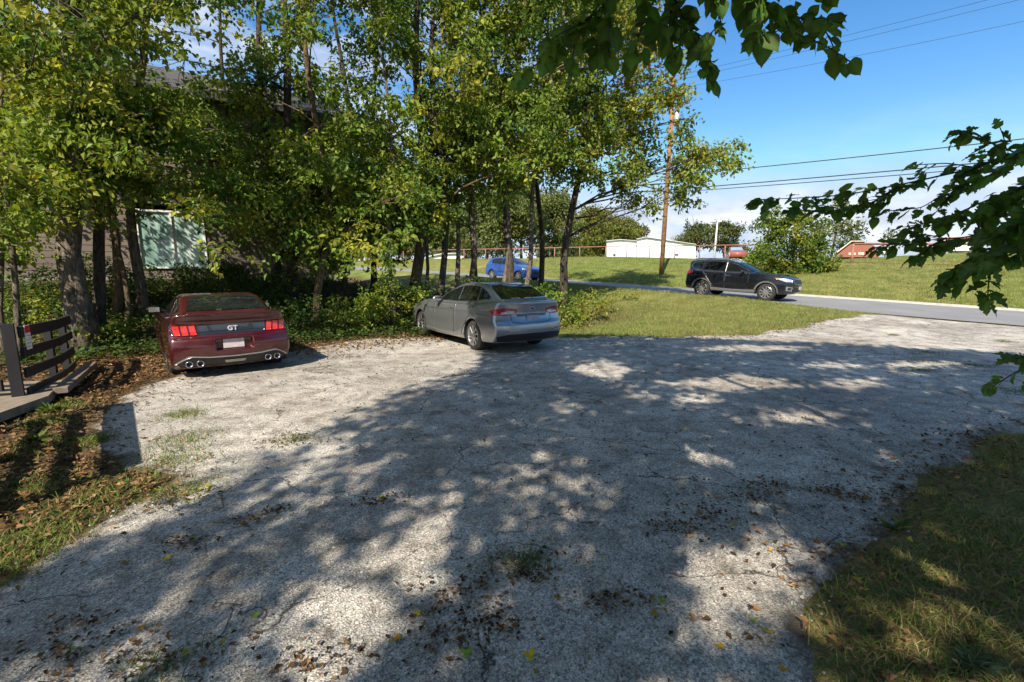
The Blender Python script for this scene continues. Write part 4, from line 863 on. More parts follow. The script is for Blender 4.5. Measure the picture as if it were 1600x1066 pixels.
for k, ((x0, y0), r0, lab) in enumerate(trees_at):
    base = np.array([x0, y0, float(Z(x0, y0))]); ro = empty('mulberry_tree' if k < 2 else 'shade_tree', base); tag(ro, lab, 'tree'); ROOT.append((ro, base))
    mine = cl[own == k]
    mb = MB(); P = trunk_curve([0, 0, -.2], [.2, .1, 10.5], 12, 1.0, 60 + k); rad = np.linspace(r0, .06, 12); rad[0] *= 1.3; mb.tube(P, rad, 12)
    if len(mine):
        tgt = mine[rng.integers(0, len(mine), 26)] - base
        for c in tgt:
            i = int(np.clip(round((c[2] - .5 * np.hypot(c[0], c[1])) / .95), 3, 10)); q, rr = limb(P[i], c, rad[i] * .45, .02, .12, 7)
            if in_view(q + base, 30).any(): continue
            mb.tube(q, rr, 6, False)
        V, cc = shade_leaves(mine); i = np.arange(len(V) // 4)[:, None] * 4
        mk('crown', V - base, np.concatenate([i + [[0, 1, 2]], i + [[0, 2, 3]]]), MAT['leaf'], ro, cols=cc)
    mb.build('trunk', MAT['bark'], ro, True)

# overhanging branches with broad toothed leaves, seen from close by
def mulberry_outline(r, lobed):
    n = 30; pts = []
    for k in range(n + 1):                             # half outline from stalk to tip
        u = k / n; w = .46 * math.sin(math.pi * min(1, u * .93 + .07)) ** .72 * (1.25 - .62 * u) + .06 * math.exp(-((u - .05) / .08) ** 2)
        if lobed: w *= 1 - .6 * math.exp(-((u - .46) / .08) ** 2) - .4 * math.exp(-((u - .74) / .06) ** 2)
        w *= 1 + .07 * (1 if k % 2 else -1) * (0.2 < u < .97)
        pts.append((max(0, w), u - .06 * math.exp(-(u / .1) ** 2) * 1.0))
    pts[-1] = (0, 1.08); return np.array(pts)
OUT = [mulberry_outline(None, False), mulberry_outline(None, True)]
def near_leaves(P, D, Upv, size, seed=0, lob=.4):
    r = np.random.default_rng(seed); Vs, Fs, n0 = [], [], 0; cs = []
    for p, d, u, s_ in zip(P, D, Upv, size):
        o = OUT[1 if r.uniform() < lob else 0]; d = d / np.linalg.norm(d); sd = np.cross(d, u); sd /= np.linalg.norm(sd) + 1e-9; nn_ = np.cross(sd, d)
        curl = r.uniform(.05, .35); fold = r.uniform(.05, .35); wv = r.uniform(0, 6.28); k = len(o)
        def pt(w, v): return p + s_ * (d * v + sd * w + nn_ * (abs(w) * fold - curl * v * v * .6 + .03 * math.sin(v * 9 + wv + w * 5)))
        mid = [pt(0, v) for w, v in o]; rt = [pt(w, v) for w, v in o]; lf = [pt(-w, v) for w, v in o]
        Vs += mid + rt + lf
        for i in range(k - 1):
            Fs.append((n0 + i, n0 + k + i, n0 + k + i + 1, n0 + i + 1)); Fs.append((n0 + i, n0 + i + 1, n0 + 2 * k + i + 1, n0 + 2 * k + i))
        n0 += 3 * k; c = np.array([.065, .14, .026]) * r.uniform(.75, 1.35) * np.array([1 + r.uniform(-.1, .35), 1, 1]); cv = np.tile(c, (3 * k, 1)); cv[:k] *= 1.7; cv[k:] *= (1 + .16 * ((np.arange(2 * k) % 4) < 1))[:, None]; cs.append(cv)
    return np.array(Vs), np.array(Fs), np.concatenate(cs)
def bough(tree_i, twig_list, seed, name='overhanging_branch', root_from=None, shoots=1.5):
    ro, base = ROOT[tree_i]; r = np.random.default_rng(seed); mb = MB(); P, D, U, SZ = [], [], [], []
    jobs = [(np.array([at(a_[0], a_[1], a_[2]) for a_ in pts]), r0, step, size, wide) for pts, r0, step, size, wide in twig_list]
    for Q0, r0, step, size, wide in list(jobs):
        L0 = np.linalg.norm(np.diff(Q0, axis=0), axis=1); T0 = np.diff(Q0, axis=0) / L0[:, None]
        for i in range(len(T0)):
            if not in_view(Q0[i + 1][None], 90)[0]: continue
            for _ in range(r.poisson(shoots * L0[i] / .25)):
                o_ = Q0[i] + T0[i] * L0[i] * r.uniform(.1, .95); dd = unit(T0[i] * .6 + r.normal(size=3) * .55 + [0, 0, -.25]); ln = r.uniform(.07, .20); jobs.append((np.array([o_, o_ + dd * ln * .5, o_ + dd * ln + [0, 0, -.02]]), .0026, step * .9, size * .85, .5))
    for Q, r0, step, size, wide in jobs:
        L = np.concatenate([[0], np.cumsum(np.linalg.norm(np.diff(Q, axis=0), axis=1))]); d = np.arange(0, L[-1] + 1e-6, step / 3)
        Qs = np.stack([np.interp(d, L, Q[:, k]) for k in range(3)], 1)
        for _ in range(2): Qs[1:-1] = (Qs[:-2] + 2 * Qs[1:-1] + Qs[2:]) / 4
        mb.tube(Qs - base, np.linspace(r0, .0022, len(Qs)), 6, False); T = unit(np.gradient(Qs, axis=0))
        if len(Qs) < 3: continue
        for j in range(0, len(Qs), 3):
            for sgn in ((1, -1) if r.uniform() < wide else (1 if (j // 3) % 2 else -1,)):
                side = np.cross(T[j], [0, 0, 1.0]); side /= np.linalg.norm(side) + 1e-9
                dd = T[j] * r.uniform(.1, .8) + side * sgn * r.uniform(.3, 1.0) + np.array([0, 0, -r.uniform(.0, .75)]) + r.normal(size=3) * .22; dd /= np.linalg.norm(dd)
                stalk = Qs[j] + dd * size * .22 - np.array([0, 0, size * .06]); mb.tube(np.array([Qs[j], (Qs[j] + stalk) / 2 + [0, 0, .004], stalk]) - base, .0016, 4, False)
                P.append(stalk); D.append(dd); U.append(np.array([0, 0, 1.0]) + r.normal(size=3) * .45); SZ.append(size * r.uniform(.5, 1.15))
                if r.uniform() < .55:
                    P.append(Qs[j] + r.normal(size=3) * size * .12); D.append(unit(dd + r.normal(size=3) * .7)); U.append(np.array([0, 0, 1.0]) + r.normal(size=3) * .6); SZ.append(size * r.uniform(.45, .95))
        P.append(Qs[-1]); D.append(T[-1] + [0, 0, -.3]); U.append(np.array([0, 0, 1.0]) + r.normal(size=3) * .3); SZ.append(size * .9)
    if root_from is not None:
        for a_, b_ in root_from: ll = np.linalg.norm(np.array(a_) - np.array(b_)); q, rr = limb(np.array(a_) - base, np.array(b_) - base, min(.05, .010 + .006 * ll), .009, .08, 8); mb.tube(q, rr, 8, False)
    br = mb.build(name, MAT['twig'], ro, True)
    V, F, cc = near_leaves(P, D, U, SZ, seed, .25 if tree_i == 0 else .65); lv = mk('leaves', V - base, F, MAT['near_leaf'], br, True, cc)
    print(name, len(P), 'leaves')
T_ = [(((1120, -190, 1.75), (1150, -60, 1.8), (1180, 0, 1.85), (1240, 25, 1.9), (1300, 45, 1.95)), .008, .055, .076, .75),
      (((1150, -60, 1.8), (1170, 20, 1.8), (1195, 55, 1.8)), .005, .05, .076, .7),
      (((1180, 0, 1.85), (1215, 30, 1.85), (1262, 62, 1.85)), .005, .05, .076, .7),
      (((1150, -90, 1.8), (1230, -40, 1.85), (1280, -15, 1.9)), .005, .05, .076, .6),
      (((1000, -200, 1.9), (1030, -60, 1.9), (1060, 10, 1.9), (1092, 75, 1.9)), .008, .05, .074, .7),
      (((1030, -60, 1.9), (1010, 0, 1.9), (1000, 50, 1.95), (992, 80, 1.95)), .005, .05, .08, .8),
      (((960, -150, 2.0), (950, -30, 2.0), (930, 20, 2.0), (900, 55, 2.05)), .008, .055, .073, .7),
      (((930, 20, 2.0), (880, 60, 2.05), (845, 95, 2.1), (815, 120, 2.1)), .005, .06, .08, .6),
      (((950, -30, 2.0), (955, 40, 2.0), (950, 90, 2.05)), .005, .05, .08, .7),
      (((1060, 10, 1.9), (1045, 40, 1.95), (1052, 80, 1.95)), .004, .05, .078, .7),
      (((1090, -100, 1.85), (1110, -20, 1.85), (1128, 40, 1.85)), .005, .045, .075, .8),
      (((1100, -200, 1.8), (1130, -90, 1.8), (1060, -40, 1.8), (980, -20, 1.85), (920, -25, 1.9)), .009, .05, .075, .8)]
mt = np.array([2.2, -2.6, 0]); br0 = at(1120, -190, 1.75)
bough(0, T_, 5, root_from=[((2.25, -2.5, 4.6), at(1120, -190, 1.75)), (at(1120, -190, 1.75), at(1000, -200, 1.9)), (at(1000, -200, 1.9), at(960, -150, 2.0))])
R_ = [(((1800, 190, 2.5), (1680, 215, 2.5), (1590, 240, 2.55), (1500, 268, 2.65), (1410, 288, 2.75), (1320, 305, 2.9), (1240, 310, 3.0), (1182, 312, 3.05)), .008, .055, .082, .6),
      (((1410, 288, 2.75), (1360, 318, 2.8), (1300, 330, 2.9), (1240, 328, 3.0)), .004, .05, .085, .6),
      (((1590, 240, 2.55), (1545, 222, 2.55), (1520, 205, 2.55), (1490, 212, 2.55)), .004, .05, .07, .3),
      (((1680, 260, 2.4), (1600, 290, 2.4), (1530, 318, 2.5), (1470, 345, 2.6), (1405, 356, 2.7)), .006, .05, .076, .7),
      (((1530, 280, 2.5), (1480, 300, 2.6), (1440, 325, 2.65), (1385, 330, 2.7)), .004, .05, .074, .7),
      (((1740, 300, 2.3), (1640, 330, 2.3), (1560, 362, 2.4), (1500, 372, 2.45), (1440, 376, 2.5), (1396, 382, 2.55)), .007, .05, .085, .6),
      (((1500, 372, 2.45), (1460, 385, 2.5), (1435, 402, 2.5)), .003, .045, .075, .4),
      (((1740, 350, 2.0), (1640, 380, 2.0), (1570, 400, 2.05), (1525, 420, 2.1), (1503, 445, 2.1)), .006, .05, .085, .5),
      (((1570, 400, 2.05), (1545, 385, 2.05), (1515, 408, 2.05)), .003, .05, .08, .6),
      (((1720, 250, 2.1), (1640, 275, 2.1), (1580, 300, 2.15), (1530, 335, 2.2)), .006, .042, .095, .9),
      (((1720, 290, 1.9), (1640, 320, 1.9), (1590, 345, 1.95), (1555, 360, 2.0)), .006, .04, .09, .9),
      (((1700, 210, 1.7), (1640, 225, 1.7), (1595, 235, 1.75)), .005, .05, .074, .7),
      (((1720, 330, 1.8), (1650, 370, 1.8), (1600, 380, 1.85), (1565, 395, 1.9)), .005, .045, .09, .8),
      (((1560, 250, 2.55), (1525, 262, 2.6), (1480, 255, 2.65), (1425, 258, 2.7)), .004, .05, .075, .5),
      (((1740, 580, 1.9), (1660, 568, 1.9), (1600, 560, 1.95), (1580, 560, 1.95)), .004, .05, .075, .3),
      (((1740, 560, 1.9), (1690, 610, 1.9), (1620, 600, 1.95)), .004, .06, .07, .2)]
ra = at(1800, 190, 2.5)
bough(1, R_, 9, root_from=[((8.85, -.5, 3.2), ra), (ra, at(1740, 300, 2.3)), (at(1740, 300, 2.3), at(1740, 350, 2.0)), (at(1740, 350, 2.0), at(1740, 560, 1.9)), (ra, at(1720, 250, 2.1)), (at(1720, 250, 2.1), at(1700, 210, 1.7)), (at(1740, 350, 2.0), at(1740, 580, 1.9)), (at(1720, 250, 2.1), at(1720, 290, 1.9)), (at(1720, 290, 1.9), at(1720, 330, 1.8)), (at(1720, 250, 2.1), at(1680, 260, 2.4))])
# ------------------------------------------------------------------ cars: each body is a smooth solid cut by wheel arches; panes, lamps and trims are separate shells
def crom(P, n=6):
    P = np.array(P, float); out = []
    for i in range(len(P)):
        p0, p1, p2, p3 = P[i - 1], P[i], P[(i + 1) % len(P)], P[(i + 2) % len(P)]
        for k in range(n):
            u = k / n; out.append(.5 * ((2 * p1) + (-p0 + p2) * u + (2 * p0 - 5 * p1 + 4 * p2 - p3) * u * u + (-p0 + 3 * p1 - 3 * p2 + p3) * u ** 3) * .55 + (p1 + (p2 - p1) * u) * .45)
    return np.array(out)
class Poly2:
    """signed distance to an outline, tabulated"""
    def __init__(s, P, h=.0125, pad=.6):
        P = crom(P); s.lo = P.min(0) - pad; hi = P.max(0) + pad; s.h = h; xs = np.arange(s.lo[0], hi[0], h); zs = np.arange(s.lo[1], hi[1], h); X, Zz = np.meshgrid(xs, zs, indexing='ij')
        d = np.full(X.shape, 1e9)
        for i in range(len(P)):
            a, b = P[i], P[(i + 1) % len(P)]; e = b - a; L2 = e @ e + 1e-12; u = np.clip(((X - a[0]) * e[0] + (Zz - a[1]) * e[1]) / L2, 0, 1)
            d = np.minimum(d, (X - a[0] - u * e[0]) ** 2 + (Zz - a[1] - u * e[1]) ** 2)
        d = np.sqrt(d); s.T = np.where(in_poly(X, Zz, P), -d, d)
    def __call__(s, x, z):
        u = (x - s.lo[0]) / s.h; v = (z - s.lo[1]) / s.h; u = np.clip(u, 0, s.T.shape[0] - 1.001); v = np.clip(v, 0, s.T.shape[1] - 1.001); i = u.astype(int); j = v.astype(int); fu = u - i; fv = v - j; T = s.T
        return (T[i, j] * (1 - fu) + T[i + 1, j] * fu) * (1 - fv) + (T[i, j + 1] * (1 - fu) + T[i + 1, j + 1] * fu) * fv
def smax(a, b, k): h = np.clip(.5 + .5 * (a - b) / k, 0, 1); return b + (a - b) * h + k * h * (1 - h)
def smin(a, b, k): return -smax(-a, -b, k)
class CarShape:
    def __init__(s, p):
        s.p = p; s.low = Poly2(p['low']); s.gh = Poly2(p['gh'])
        s.xr = min(q[0] for q in p['low']); s.xf = max(q[0] for q in p['low'])
    def __call__(s, P):
        p = s.p; x, y, z = P[..., 0], np.abs(P[..., 1]), P[..., 2]
        wr = S(1 - (x - s.xr) / 1.1); wf = S(1 - (s.xf - x) / 1.2); w0 = p['w']
        xb = x - wr * p['bow_r'] * (y / w0) ** 2.6 + wf * p['bow_f'] * (y / w0) ** 2.2
        d1 = s.low(xb, z)
        wid = w0 - p.get('taper_r', .05) * wr - p.get('taper_f', .05) * wf
        wid = wid + p.get('haunch', 0) * (np.exp(-((x) / .55) ** 2) + .8 * np.exp(-((x - p['wb']) / .5) ** 2)) * np.exp(-((z - .62) / .22) ** 2)
        wid = wid - p.get('tum', .30) * np.clip(z - p['zw'], 0, 1) ** 1.6 - .22 * np.clip(p['zw'] - .18 - z, 0, 1) ** 1.5
        wid = wid + .010 * np.tanh((z - p.get('crease', .82)) / -.012) * 0 - .018 * np.exp(-((z - p.get('scoop', .48)) / .10) ** 2) * S((x - .5) / .4) * S((p['wb'] - .5 - x) / .4)
        wid = wid + .008 * np.exp(-((z - p.get('crease', .80)) / .03) ** 2)
        f = smax(d1, y - wid, p.get('rnd', .07))
        xg = x - S(1 - (x - p['ghx']) / .8) * .10 * (y / .7) ** 2 + S((x - p['ghx']) / .8) * .16 * (y / .7) ** 2
        d3 = s.gh(xg, z); wg = p['wb_belt'] - p['wslope'] * np.clip(z - p['zbelt'], -.2, 1) - .12 * np.clip(z - p['zbelt'], 0, 1) ** 2
        wg = wg - .10 * S(1 - (x - p['ghr']) / .9) - .04 * S((x - p['ghf'] + .8) / .8)
        g = smax(d3, (y - wg) * .9, p.get('grnd', .09)); g = np.where(z < p['zbelt'] - .25, 1.0, g)
        f = smin(f, g, p.get('blend', .05))
        for q in p.get('adds', ()):                    # rounded boxes added to the body
            c, hsz, r = q; d = np.stack([np.abs(x - c[0]), np.abs(y - c[1]), np.abs(z - c[2])], -1) - np.array(hsz); f = smin(f, np.linalg.norm(np.maximum(d, 0), axis=-1) + np.minimum(d.max(-1), 0) - r, .02)
        for q in p.get('cuts', ()):
            c, hsz, r = q; d = np.stack([np.abs(x - c[0]), np.abs(y - c[1]), np.abs(z - c[2])], -1) - np.array(hsz); f = smax(f, -(np.linalg.norm(np.maximum(d, 0), axis=-1) + np.minimum(d.max(-1), 0) - r), .03)
        for xw in (0, p['wb']):
            c = np.hypot(x - xw, z - p['rw']) - (p['rw'] + .055); c = np.maximum(c, (w0 - .30) - y); f = smax(f, -c, .02)
        return f
def surface_net(f, lo, hi, h):
    xs = np.arange(lo[0], hi[0] + h, h); yh = np.arange(h / 2, hi[1] + h, h); ys = np.concatenate([-yh[::-1], yh]); zs = np.arange(lo[2], hi[2] + h, h)
    A, B, D = np.meshgrid(xs, yh, zs, indexing='ij'); half = f(np.stack([A, B, D], -1)); Fv = np.concatenate([half[:, ::-1], half], 1)
    sg = Fv < 0; nx, ny, nz = Fv.shape; o = np.array([xs[0], ys[0], zs[0]])
    cn = [(a, b, c) for a in (0, 1) for b in (0, 1) for c in (0, 1)]; cnt = sum(sg[a:nx - 1 + a, b:ny - 1 + b, c:nz - 1 + c].astype(int) for a, b, c in cn)
    act = np.argwhere((cnt > 0) & (cnt < 8)); idx = np.full((nx - 1, ny - 1, nz - 1), -1); idx[tuple(act.T)] = np.arange(len(act))
    acc = np.zeros((len(act), 3)); num = np.zeros(len(act))
    for a in cn:
        for k in range(3):
            if a[k]: continue
            b = list(a); b[k] = 1; va = Fv[tuple((act + a).T)]; vb = Fv[tuple((act + b).T)]; m_ = (va < 0) != (vb < 0); u = np.where(m_, va / (va - vb + 1e-12), 0); pnt = act + np.array(a, float); pnt[:, k] += u; acc[m_] += pnt[m_]; num[m_] += 1
    V = o + acc / num[:, None] * h
    Q = []
    for k in range(3):
        i, j = (k + 1) % 3, (k + 2) % 3; sl = [slice(0, None)] * 3; sl2 = [slice(0, None)] * 3; sl[k] = slice(0, -1); sl2[k] = slice(1, None)
        e = np.argwhere(sg[tuple(sl)] != sg[tuple(sl2)]); e = e[(e[:, i] > 0) & (e[:, j] > 0) & (e[:, i] < Fv.shape[i] - 1) & (e[:, j] < Fv.shape[j] - 1)]
        flip = sg[tuple(e.T)]
        def at_(di, dj): q = e.copy(); q[:, i] -= di; q[:, j] -= dj; return idx[tuple(q.T)]
        q = np.stack([at_(1, 1), at_(0, 1), at_(0, 0), at_(1, 0)], 1); q[~flip] = q[~flip][:, ::-1]; Q.append(q)
    Q = np.concatenate(Q); Q = Q[(Q >= 0).all(1)]
    for _ in range(2):
        e = 2e-3; f0 = f(V); g = np.stack([(f(V + np.eye(3)[k] * e) - f(V - np.eye(3)[k] * e)) / (2 * e) for k in range(3)], 1); g2 = (g ** 2).sum(1)[:, None]; V = V - np.clip(f0[:, None] * g / (g2 + .05), -h, h)
    return V, Q
def march(f, O, d, n=70):
    t = np.zeros(len(O)); best = np.full(len(O), 1e9); bt = t.copy()
    for _ in range(n):
        v = f(O + d * t[:, None]); k = np.abs(v) < best; best[k] = np.abs(v)[k]; bt[k] = t[k]; t = t + np.clip(v, -.05, .3) * .75
    return O + d * bt[:, None]
DIRS = {'rear': (np.array([1., 0, 0]), np.array([0, 1., 0]), np.array([0, 0, 1.])), 'front': (np.array([-1., 0, 0]), np.array([0, 1., 0]), np.array([0, 0, 1.])),
        'left': (np.array([0, -1., 0]), np.array([1., 0, 0]), np.array([0, 0, 1.])), 'right': (np.array([0, 1., 0]), np.array([1., 0, 0]), np.array([0, 0, 1.])),
        'top': (np.array([0, 0, -1.]), np.array([1., 0, 0]), np.array([0, 1., 0]))}
for s_, n_ in ((1, 'rear_left'), (-1, 'rear_right')):
    d_ = np.array([.75, -s_ * .66, 0]); d_ /= np.linalg.norm(d_); DIRS[n_] = (d_, np.array([-d_[1], d_[0], 0]) * 1.0, np.array([0, 0, 1.]))
for s_, n_ in ((1, 'front_left'), (-1, 'front_right')):
    d_ = np.array([-.75, -s_ * .66, 0]); d_ /= np.linalg.norm(d_); DIRS[n_] = (d_, np.array([-d_[1], d_[0], 0]) * 1.0, np.array([0, 0, 1.]))
def resamp(P, n):
    P = np.array(P, float); L = np.concatenate([[0], np.cumsum(np.linalg.norm(np.diff(P, axis=0), axis=1))]); d = np.linspace(0, L[-1], n); return np.stack([np.interp(d, L, P[:, k]) for k in range(2)], 1)
def shell(f, view, top, bot, off=.004, n=28, m=10, rim=.012):
    """a curved shell lying on the body: ruled between two outlines drawn in the given view"""
    d, U, Vv = DIRS[view]; A, B = resamp(top, n), resamp(bot, n); u = np.linspace(0, 1, m)[:, None, None]; G2 = A[None] * (1 - u) + B[None] * u
    O = G2[..., :1] * U + G2[..., 1:] * Vv - d * 4.0 * 1.0; O = O.reshape(-1, 3); H = march(f, O, d); Pt = (H - d * off).reshape(m, n, 3)
    V = Pt.reshape(-1, 3); i = np.arange(m - 1)[:, None] * n + np.arange(n - 1)[None]; F = np.stack([i, i + 1, i + n + 1, i + n], -1).reshape(-1, 4)
    ring = [*range(n), *[k * n + n - 1 for k in range(1, m)], *[(m - 1) * n + k for k in range(n - 2, -1, -1)], *[k * n for k in range(m - 2, 0, -1)]]
    Vr = V[ring] + d * (off + rim); r0 = len(V); k = len(ring); j = np.arange(k); F2 = np.stack([np.array(ring), np.array(ring)[(j + 1) % k], r0 + (j + 1) % k, r0 + j], 1)
    V = np.concatenate([V, Vr]); 
    nrm = np.cross(V[F[:, 1]] - V[F[:, 0]], V[F[:, 2]] - V[F[:, 0]])
    if (nrm @ d).mean() > 0: F = F[:, ::-1]; F2 = F2[:, ::-1]
    return V, [F, F2]
def shell_line(f, view, pts, w, off=.004, n=40):
    P = resamp(pts, n); T = unit(np.gradient(P, axis=0)); Nn = np.stack([-T[:, 1], T[:, 0]], 1); return shell(f, view, P + Nn * w / 2, P - Nn * w / 2, off, n, 3, .004)
def paint(name, col, metal, rough=.32, dust=.05):
    m, t, b, o = new_mat(name); v = objco(t); n = noise(t, 2.5, 6, .65, v)
    t.links.new(ramp(t, n, [(.35, col), (.75, tuple(c * (1 - dust) + .22 * dust for c in col))]), b.inputs['Base Color']); b.inputs['Metallic'].default_value = metal
    t.links.new(ramp(t, n, [(.3, (rough,) * 3), (.7, (rough + .12,) * 3)]), b.inputs['Roughness']); b.inputs['Coat Weight'].default_value = 1.0; b.inputs['Coat Roughness'].default_value = .05; return m
MAT['car_glass'] = M('dark_car_glass', (.008, .010, .010), .06, 0, .2, 3, coat=.25, spec=.5); MAT['black_trim'] = M('black_plastic_trim', (.016, .016, .017), .5, 0, .3, 20); MAT['chrome'] = M('chrome', (.62, .62, .63), .16, 1.0, .05); MAT['tyre'] = M('tyre_rubber', (.022, .021, .02), .9, 0, .4, 14, .3)
MAT['alloy'] = M('alloy_wheel', (.46, .46, .46), .3, .85, .1); MAT['hub_black'] = M('wheel_dark', (.02, .02, .02), .6); MAT['lens_red'] = M('tail_lens_red', (.30, .008, .010), .18, 0, .2, 9, coat=1.0); MAT['lens_dark'] = M('tail_lens_dark', (.05, .004, .006), .15, 0, .3, 9, coat=1.0); MAT['plate'] = M('number_plate', (.50, .44, .46), .5, 0, .15, 20)
MAT['lens_clear'] = M('lamp_lens', (.55, .57, .58), .12, .4, .2, 14, coat=1.0); MAT['amber'] = M('amber_lens', (.55, .16, .02), .25, 0, .1); MAT['seam'] = M('panel_gap', (.006, .006, .006), .8); MAT['grey_clad'] = M('grey_cladding', (.10, .10, .102), .65, 0, .15, 12); MAT['silver_trim'] = M('satin_silver_trim', (.42, .41, .40), .35, .7, .1)
def wheel(root, xw, side, p, spokes, rim_mat):
    r = p['rw']; yw = side * (p['w'] - .035); wd = .22
    prof = [(r * .66, 0), (r * .70, .004), (r * .93, .004), (r, .035), (r, wd - .035), (r * .93, wd), (r * .6, wd)]; n = 40; a = np.linspace(0, 2 * np.pi, n, endpoint=False)
    V = np.array([[rr * math.cos(q), -side * d, rr * math.sin(q)] for rr, d in prof for q in a]); k = len(prof); i = np.arange(k - 1)[:, None] * n; j = np.arange(n)[None]; F = np.stack([i + j, i + (j + 1) % n, i + n + (j + 1) % n, i + n + j], -1).reshape(-1, 4)
    if side > 0: F = F[:, ::-1]
    w_ = mk('wheel', V, F, MAT['tyre'], root, True, loc=(xw, yw, r))
    rr = r * .69; mb = MB(); prof = [(rr, -.002), (rr * .97, -.006), (rr * .90, .03), (rr * .88, .14)]; V = np.array([[q * math.cos(t_), -side * d, q * math.sin(t_)] for q, d in prof for t_ in a]); k = len(prof); i = np.arange(k - 1)[:, None] * n; mb.add(V, np.stack([i + j, i + (j + 1) % n, i + n + (j + 1) % n, i + n + j], -1).reshape(-1, 4).tolist())
    for q in range(spokes):
        for dq in ((-.10, .10) if p.get('twin') else (0,)):
            t_ = 2 * math.pi * q / spokes + .3; t1 = t_ + dq; w0 = p.get('spw', .05)
            A = np.array([math.cos(t_) * r * .12, -side * .012, math.sin(t_) * r * .12]); B = np.array([math.cos(t1) * rr * .95, -side * .008, math.sin(t1) * rr * .95]); d = B - A; L = np.linalg.norm(d); x_ = d / L; y_ = np.array([0, 1., 0]); z_ = np.cross(x_, y_); mb.box((A + B) / 2, (L, .022, w0), M=np.array([x_, y_, z_]).T, bev=.006)
    mb.tube(np.array([[0, side * .006, 0], [0, -side * .03, 0]]), r * .17, 14); rm = mb.build('rim', rim_mat, w_, True)
    MB().tube(np.array([[0, -side * .055, 0], [0, -side * .075, 0]]), rr * .9, 24).build('brake_disc', MAT['hub_black'], w_)
    for pl in rm.data.polygons: pl.use_smooth = False
def car(name, label, cat, p, loc, heading, paint_mat, res=.024):
    ro = empty(name, loc, heading); tag(ro, label, cat); f = CarShape(p); zt = max(q[1] for q in p['gh'])
    V, Q = surface_net(f, (f.xr - .12, 0, .08), (f.xf + .12, p['w'] + .12, zt + .1), res)
    body = mk('body', V, Q, [paint_mat, MAT['black_trim']], ro, True)
    c = V[Q].mean(1); nrm = np.cross(V[Q[:, 1]] - V[Q[:, 0]], V[Q[:, 2]] - V[Q[:, 0]]); inner = np.zeros(len(Q), bool)
    for xw in (0, p['wb']): inner |= (np.hypot(c[:, 0] - xw, c[:, 2] - p['rw']) < p['rw'] + .062) & (np.abs(c[:, 1]) < p['w'] - .012)
    inner |= (nrm[:, 2] < 0) & (c[:, 2] < p['zsill'] + .03) & (np.abs(nrm[:, 2]) > .75 * np.linalg.norm(nrm, axis=1))
    body.data.polygons.foreach_set('material_index', inner.astype(np.int32)); body.data.update()
    for xw in (0, p['wb']):
        for sd in (1, -1): wheel(ro, xw, sd, p, p['spokes'], p['rim'])
    def add(nm, mat, view, top, bot, off=.004, par=None, n=28, m=10, lab=None): V, F = shell(f, view, top, bot, off, n, m); ob = mk(nm, V, F, mat, par or ro, True); tag(ob, lab); return ob
    def line(nm, mat, view, pts, w, off=.004, par=None): V, F = shell_line(f, view, pts, w, off); return mk(nm, V, F, mat, par or ro, True)
    return ro, f, add, line
def mirror(ro, x, y, z, side, mat, s=1.0):
    bm = bmesh.new(); bmesh.ops.create_icosphere(bm, subdivisions=3, radius=1)
    for v in bm.verts: v.co.x *= .085 * s if v.co.x > 0 else .045 * s; v.co.y *= .12 * s; v.co.z *= .07 * s
    V = np.array([v.co[:] for v in bm.verts]) + [x, y + side * .09, z]; F = np.array([[v.index for v in q.verts] for q in bm.faces]); bm.free(); ob = mk('side_mirror', V, F, mat, ro, True)
    MB().tube(np.array([[x, y - side * .04, z - .05], [x, y + side * .06, z - .02]]), .022, 8).build('mirror_arm', MAT['black_trim'], ob, True)
    MB().box((x - .043 * s, y + side * .09, z), (.008, .17 * s, .09 * s), bev=.003).build('mirror_glass', MAT['chrome'], ob); return ob
def handle(ro, x, z, side, f, mat):
    h = march(f, np.array([[x, side * 3.0, z]]), np.array([0, -side * 1.0, 0]))[0]; MB().beam(h + [-.09, side * .022, 0], h + [.09, side * .022, 0], .022, .026, .008).build('door_handle', mat, ro)
def badge_text(ro, body_txt, pos, size, mat, rot, name='badge'):
    cu = bpy.data.curves.new(name, 'FONT'); cu.body = body_txt; cu.size = size; cu.extrude = .006; cu.offset = .004; cu.align_x = 'CENTER'; cu.align_y = 'CENTER'; cu.space_character = 1.1
    tmp = bpy.data.objects.new(name, cu); C.objects.link(tmp); dg = bpy.context.evaluated_depsgraph_get(); me = bpy.data.meshes.new_from_object(tmp.evaluated_get(dg)); bpy.data.objects.remove(tmp)
    me.materials.clear(); me.materials.append(mat); ob = bpy.data.objects.new(name, me); C.objects.link(ob); ob.parent = ro; ob.location = pos; ob.rotation_euler = rot; return ob
def mirr(pts): return [(-a, b) for a, b in pts]

# --- red coupe
p = dict(low=[(-.72, .21), (1.3, .17), (3.1, .17), (3.62, .20), (3.74, .34), (3.77, .52), (3.72, .70), (3.56, .80), (3.1, .90), (2.5, .97), (1.95, 1.0), (1.0, .98), (.3, 1.0), (-.3, 1.05), (-.62, 1.085), (-.90, 1.105), (-.965, 1.09), (-.93, 1.02), (-.885, .95), (-.90, .80), (-.955, .73), (-1.0, .70), (-1.035, .58), (-1.01, .42), (-.94, .30), (-.84, .23)],
         gh=[(1.95, .98), (1.5, 1.17), (1.1, 1.32), (.75, 1.37), (.35, 1.385), (-.02, 1.355), (-.35, 1.265), (-.70, 1.12), (-.78, .98), (-.6, .85), (1.9, .85)],
         w=.925, bow_r=.16, bow_f=.40, taper_r=.045, taper_f=.06, haunch=.03, zw=.62, tum=.30, crease=.84, wb=2.72, rw=.345, ghx=.5, ghr=-.78, ghf=1.95, wb_belt=.80, wslope=.52, zbelt=1.0, zsill=.2, spokes=5, rim=MAT['hub_black'], twin=True, spw=.03, rnd=.06,
         cuts=[((-1.05, 0, .60), (.10, .24, .06), .03)], adds=[((-.93, 0, 1.105), (.03, .62, .006), .012)])
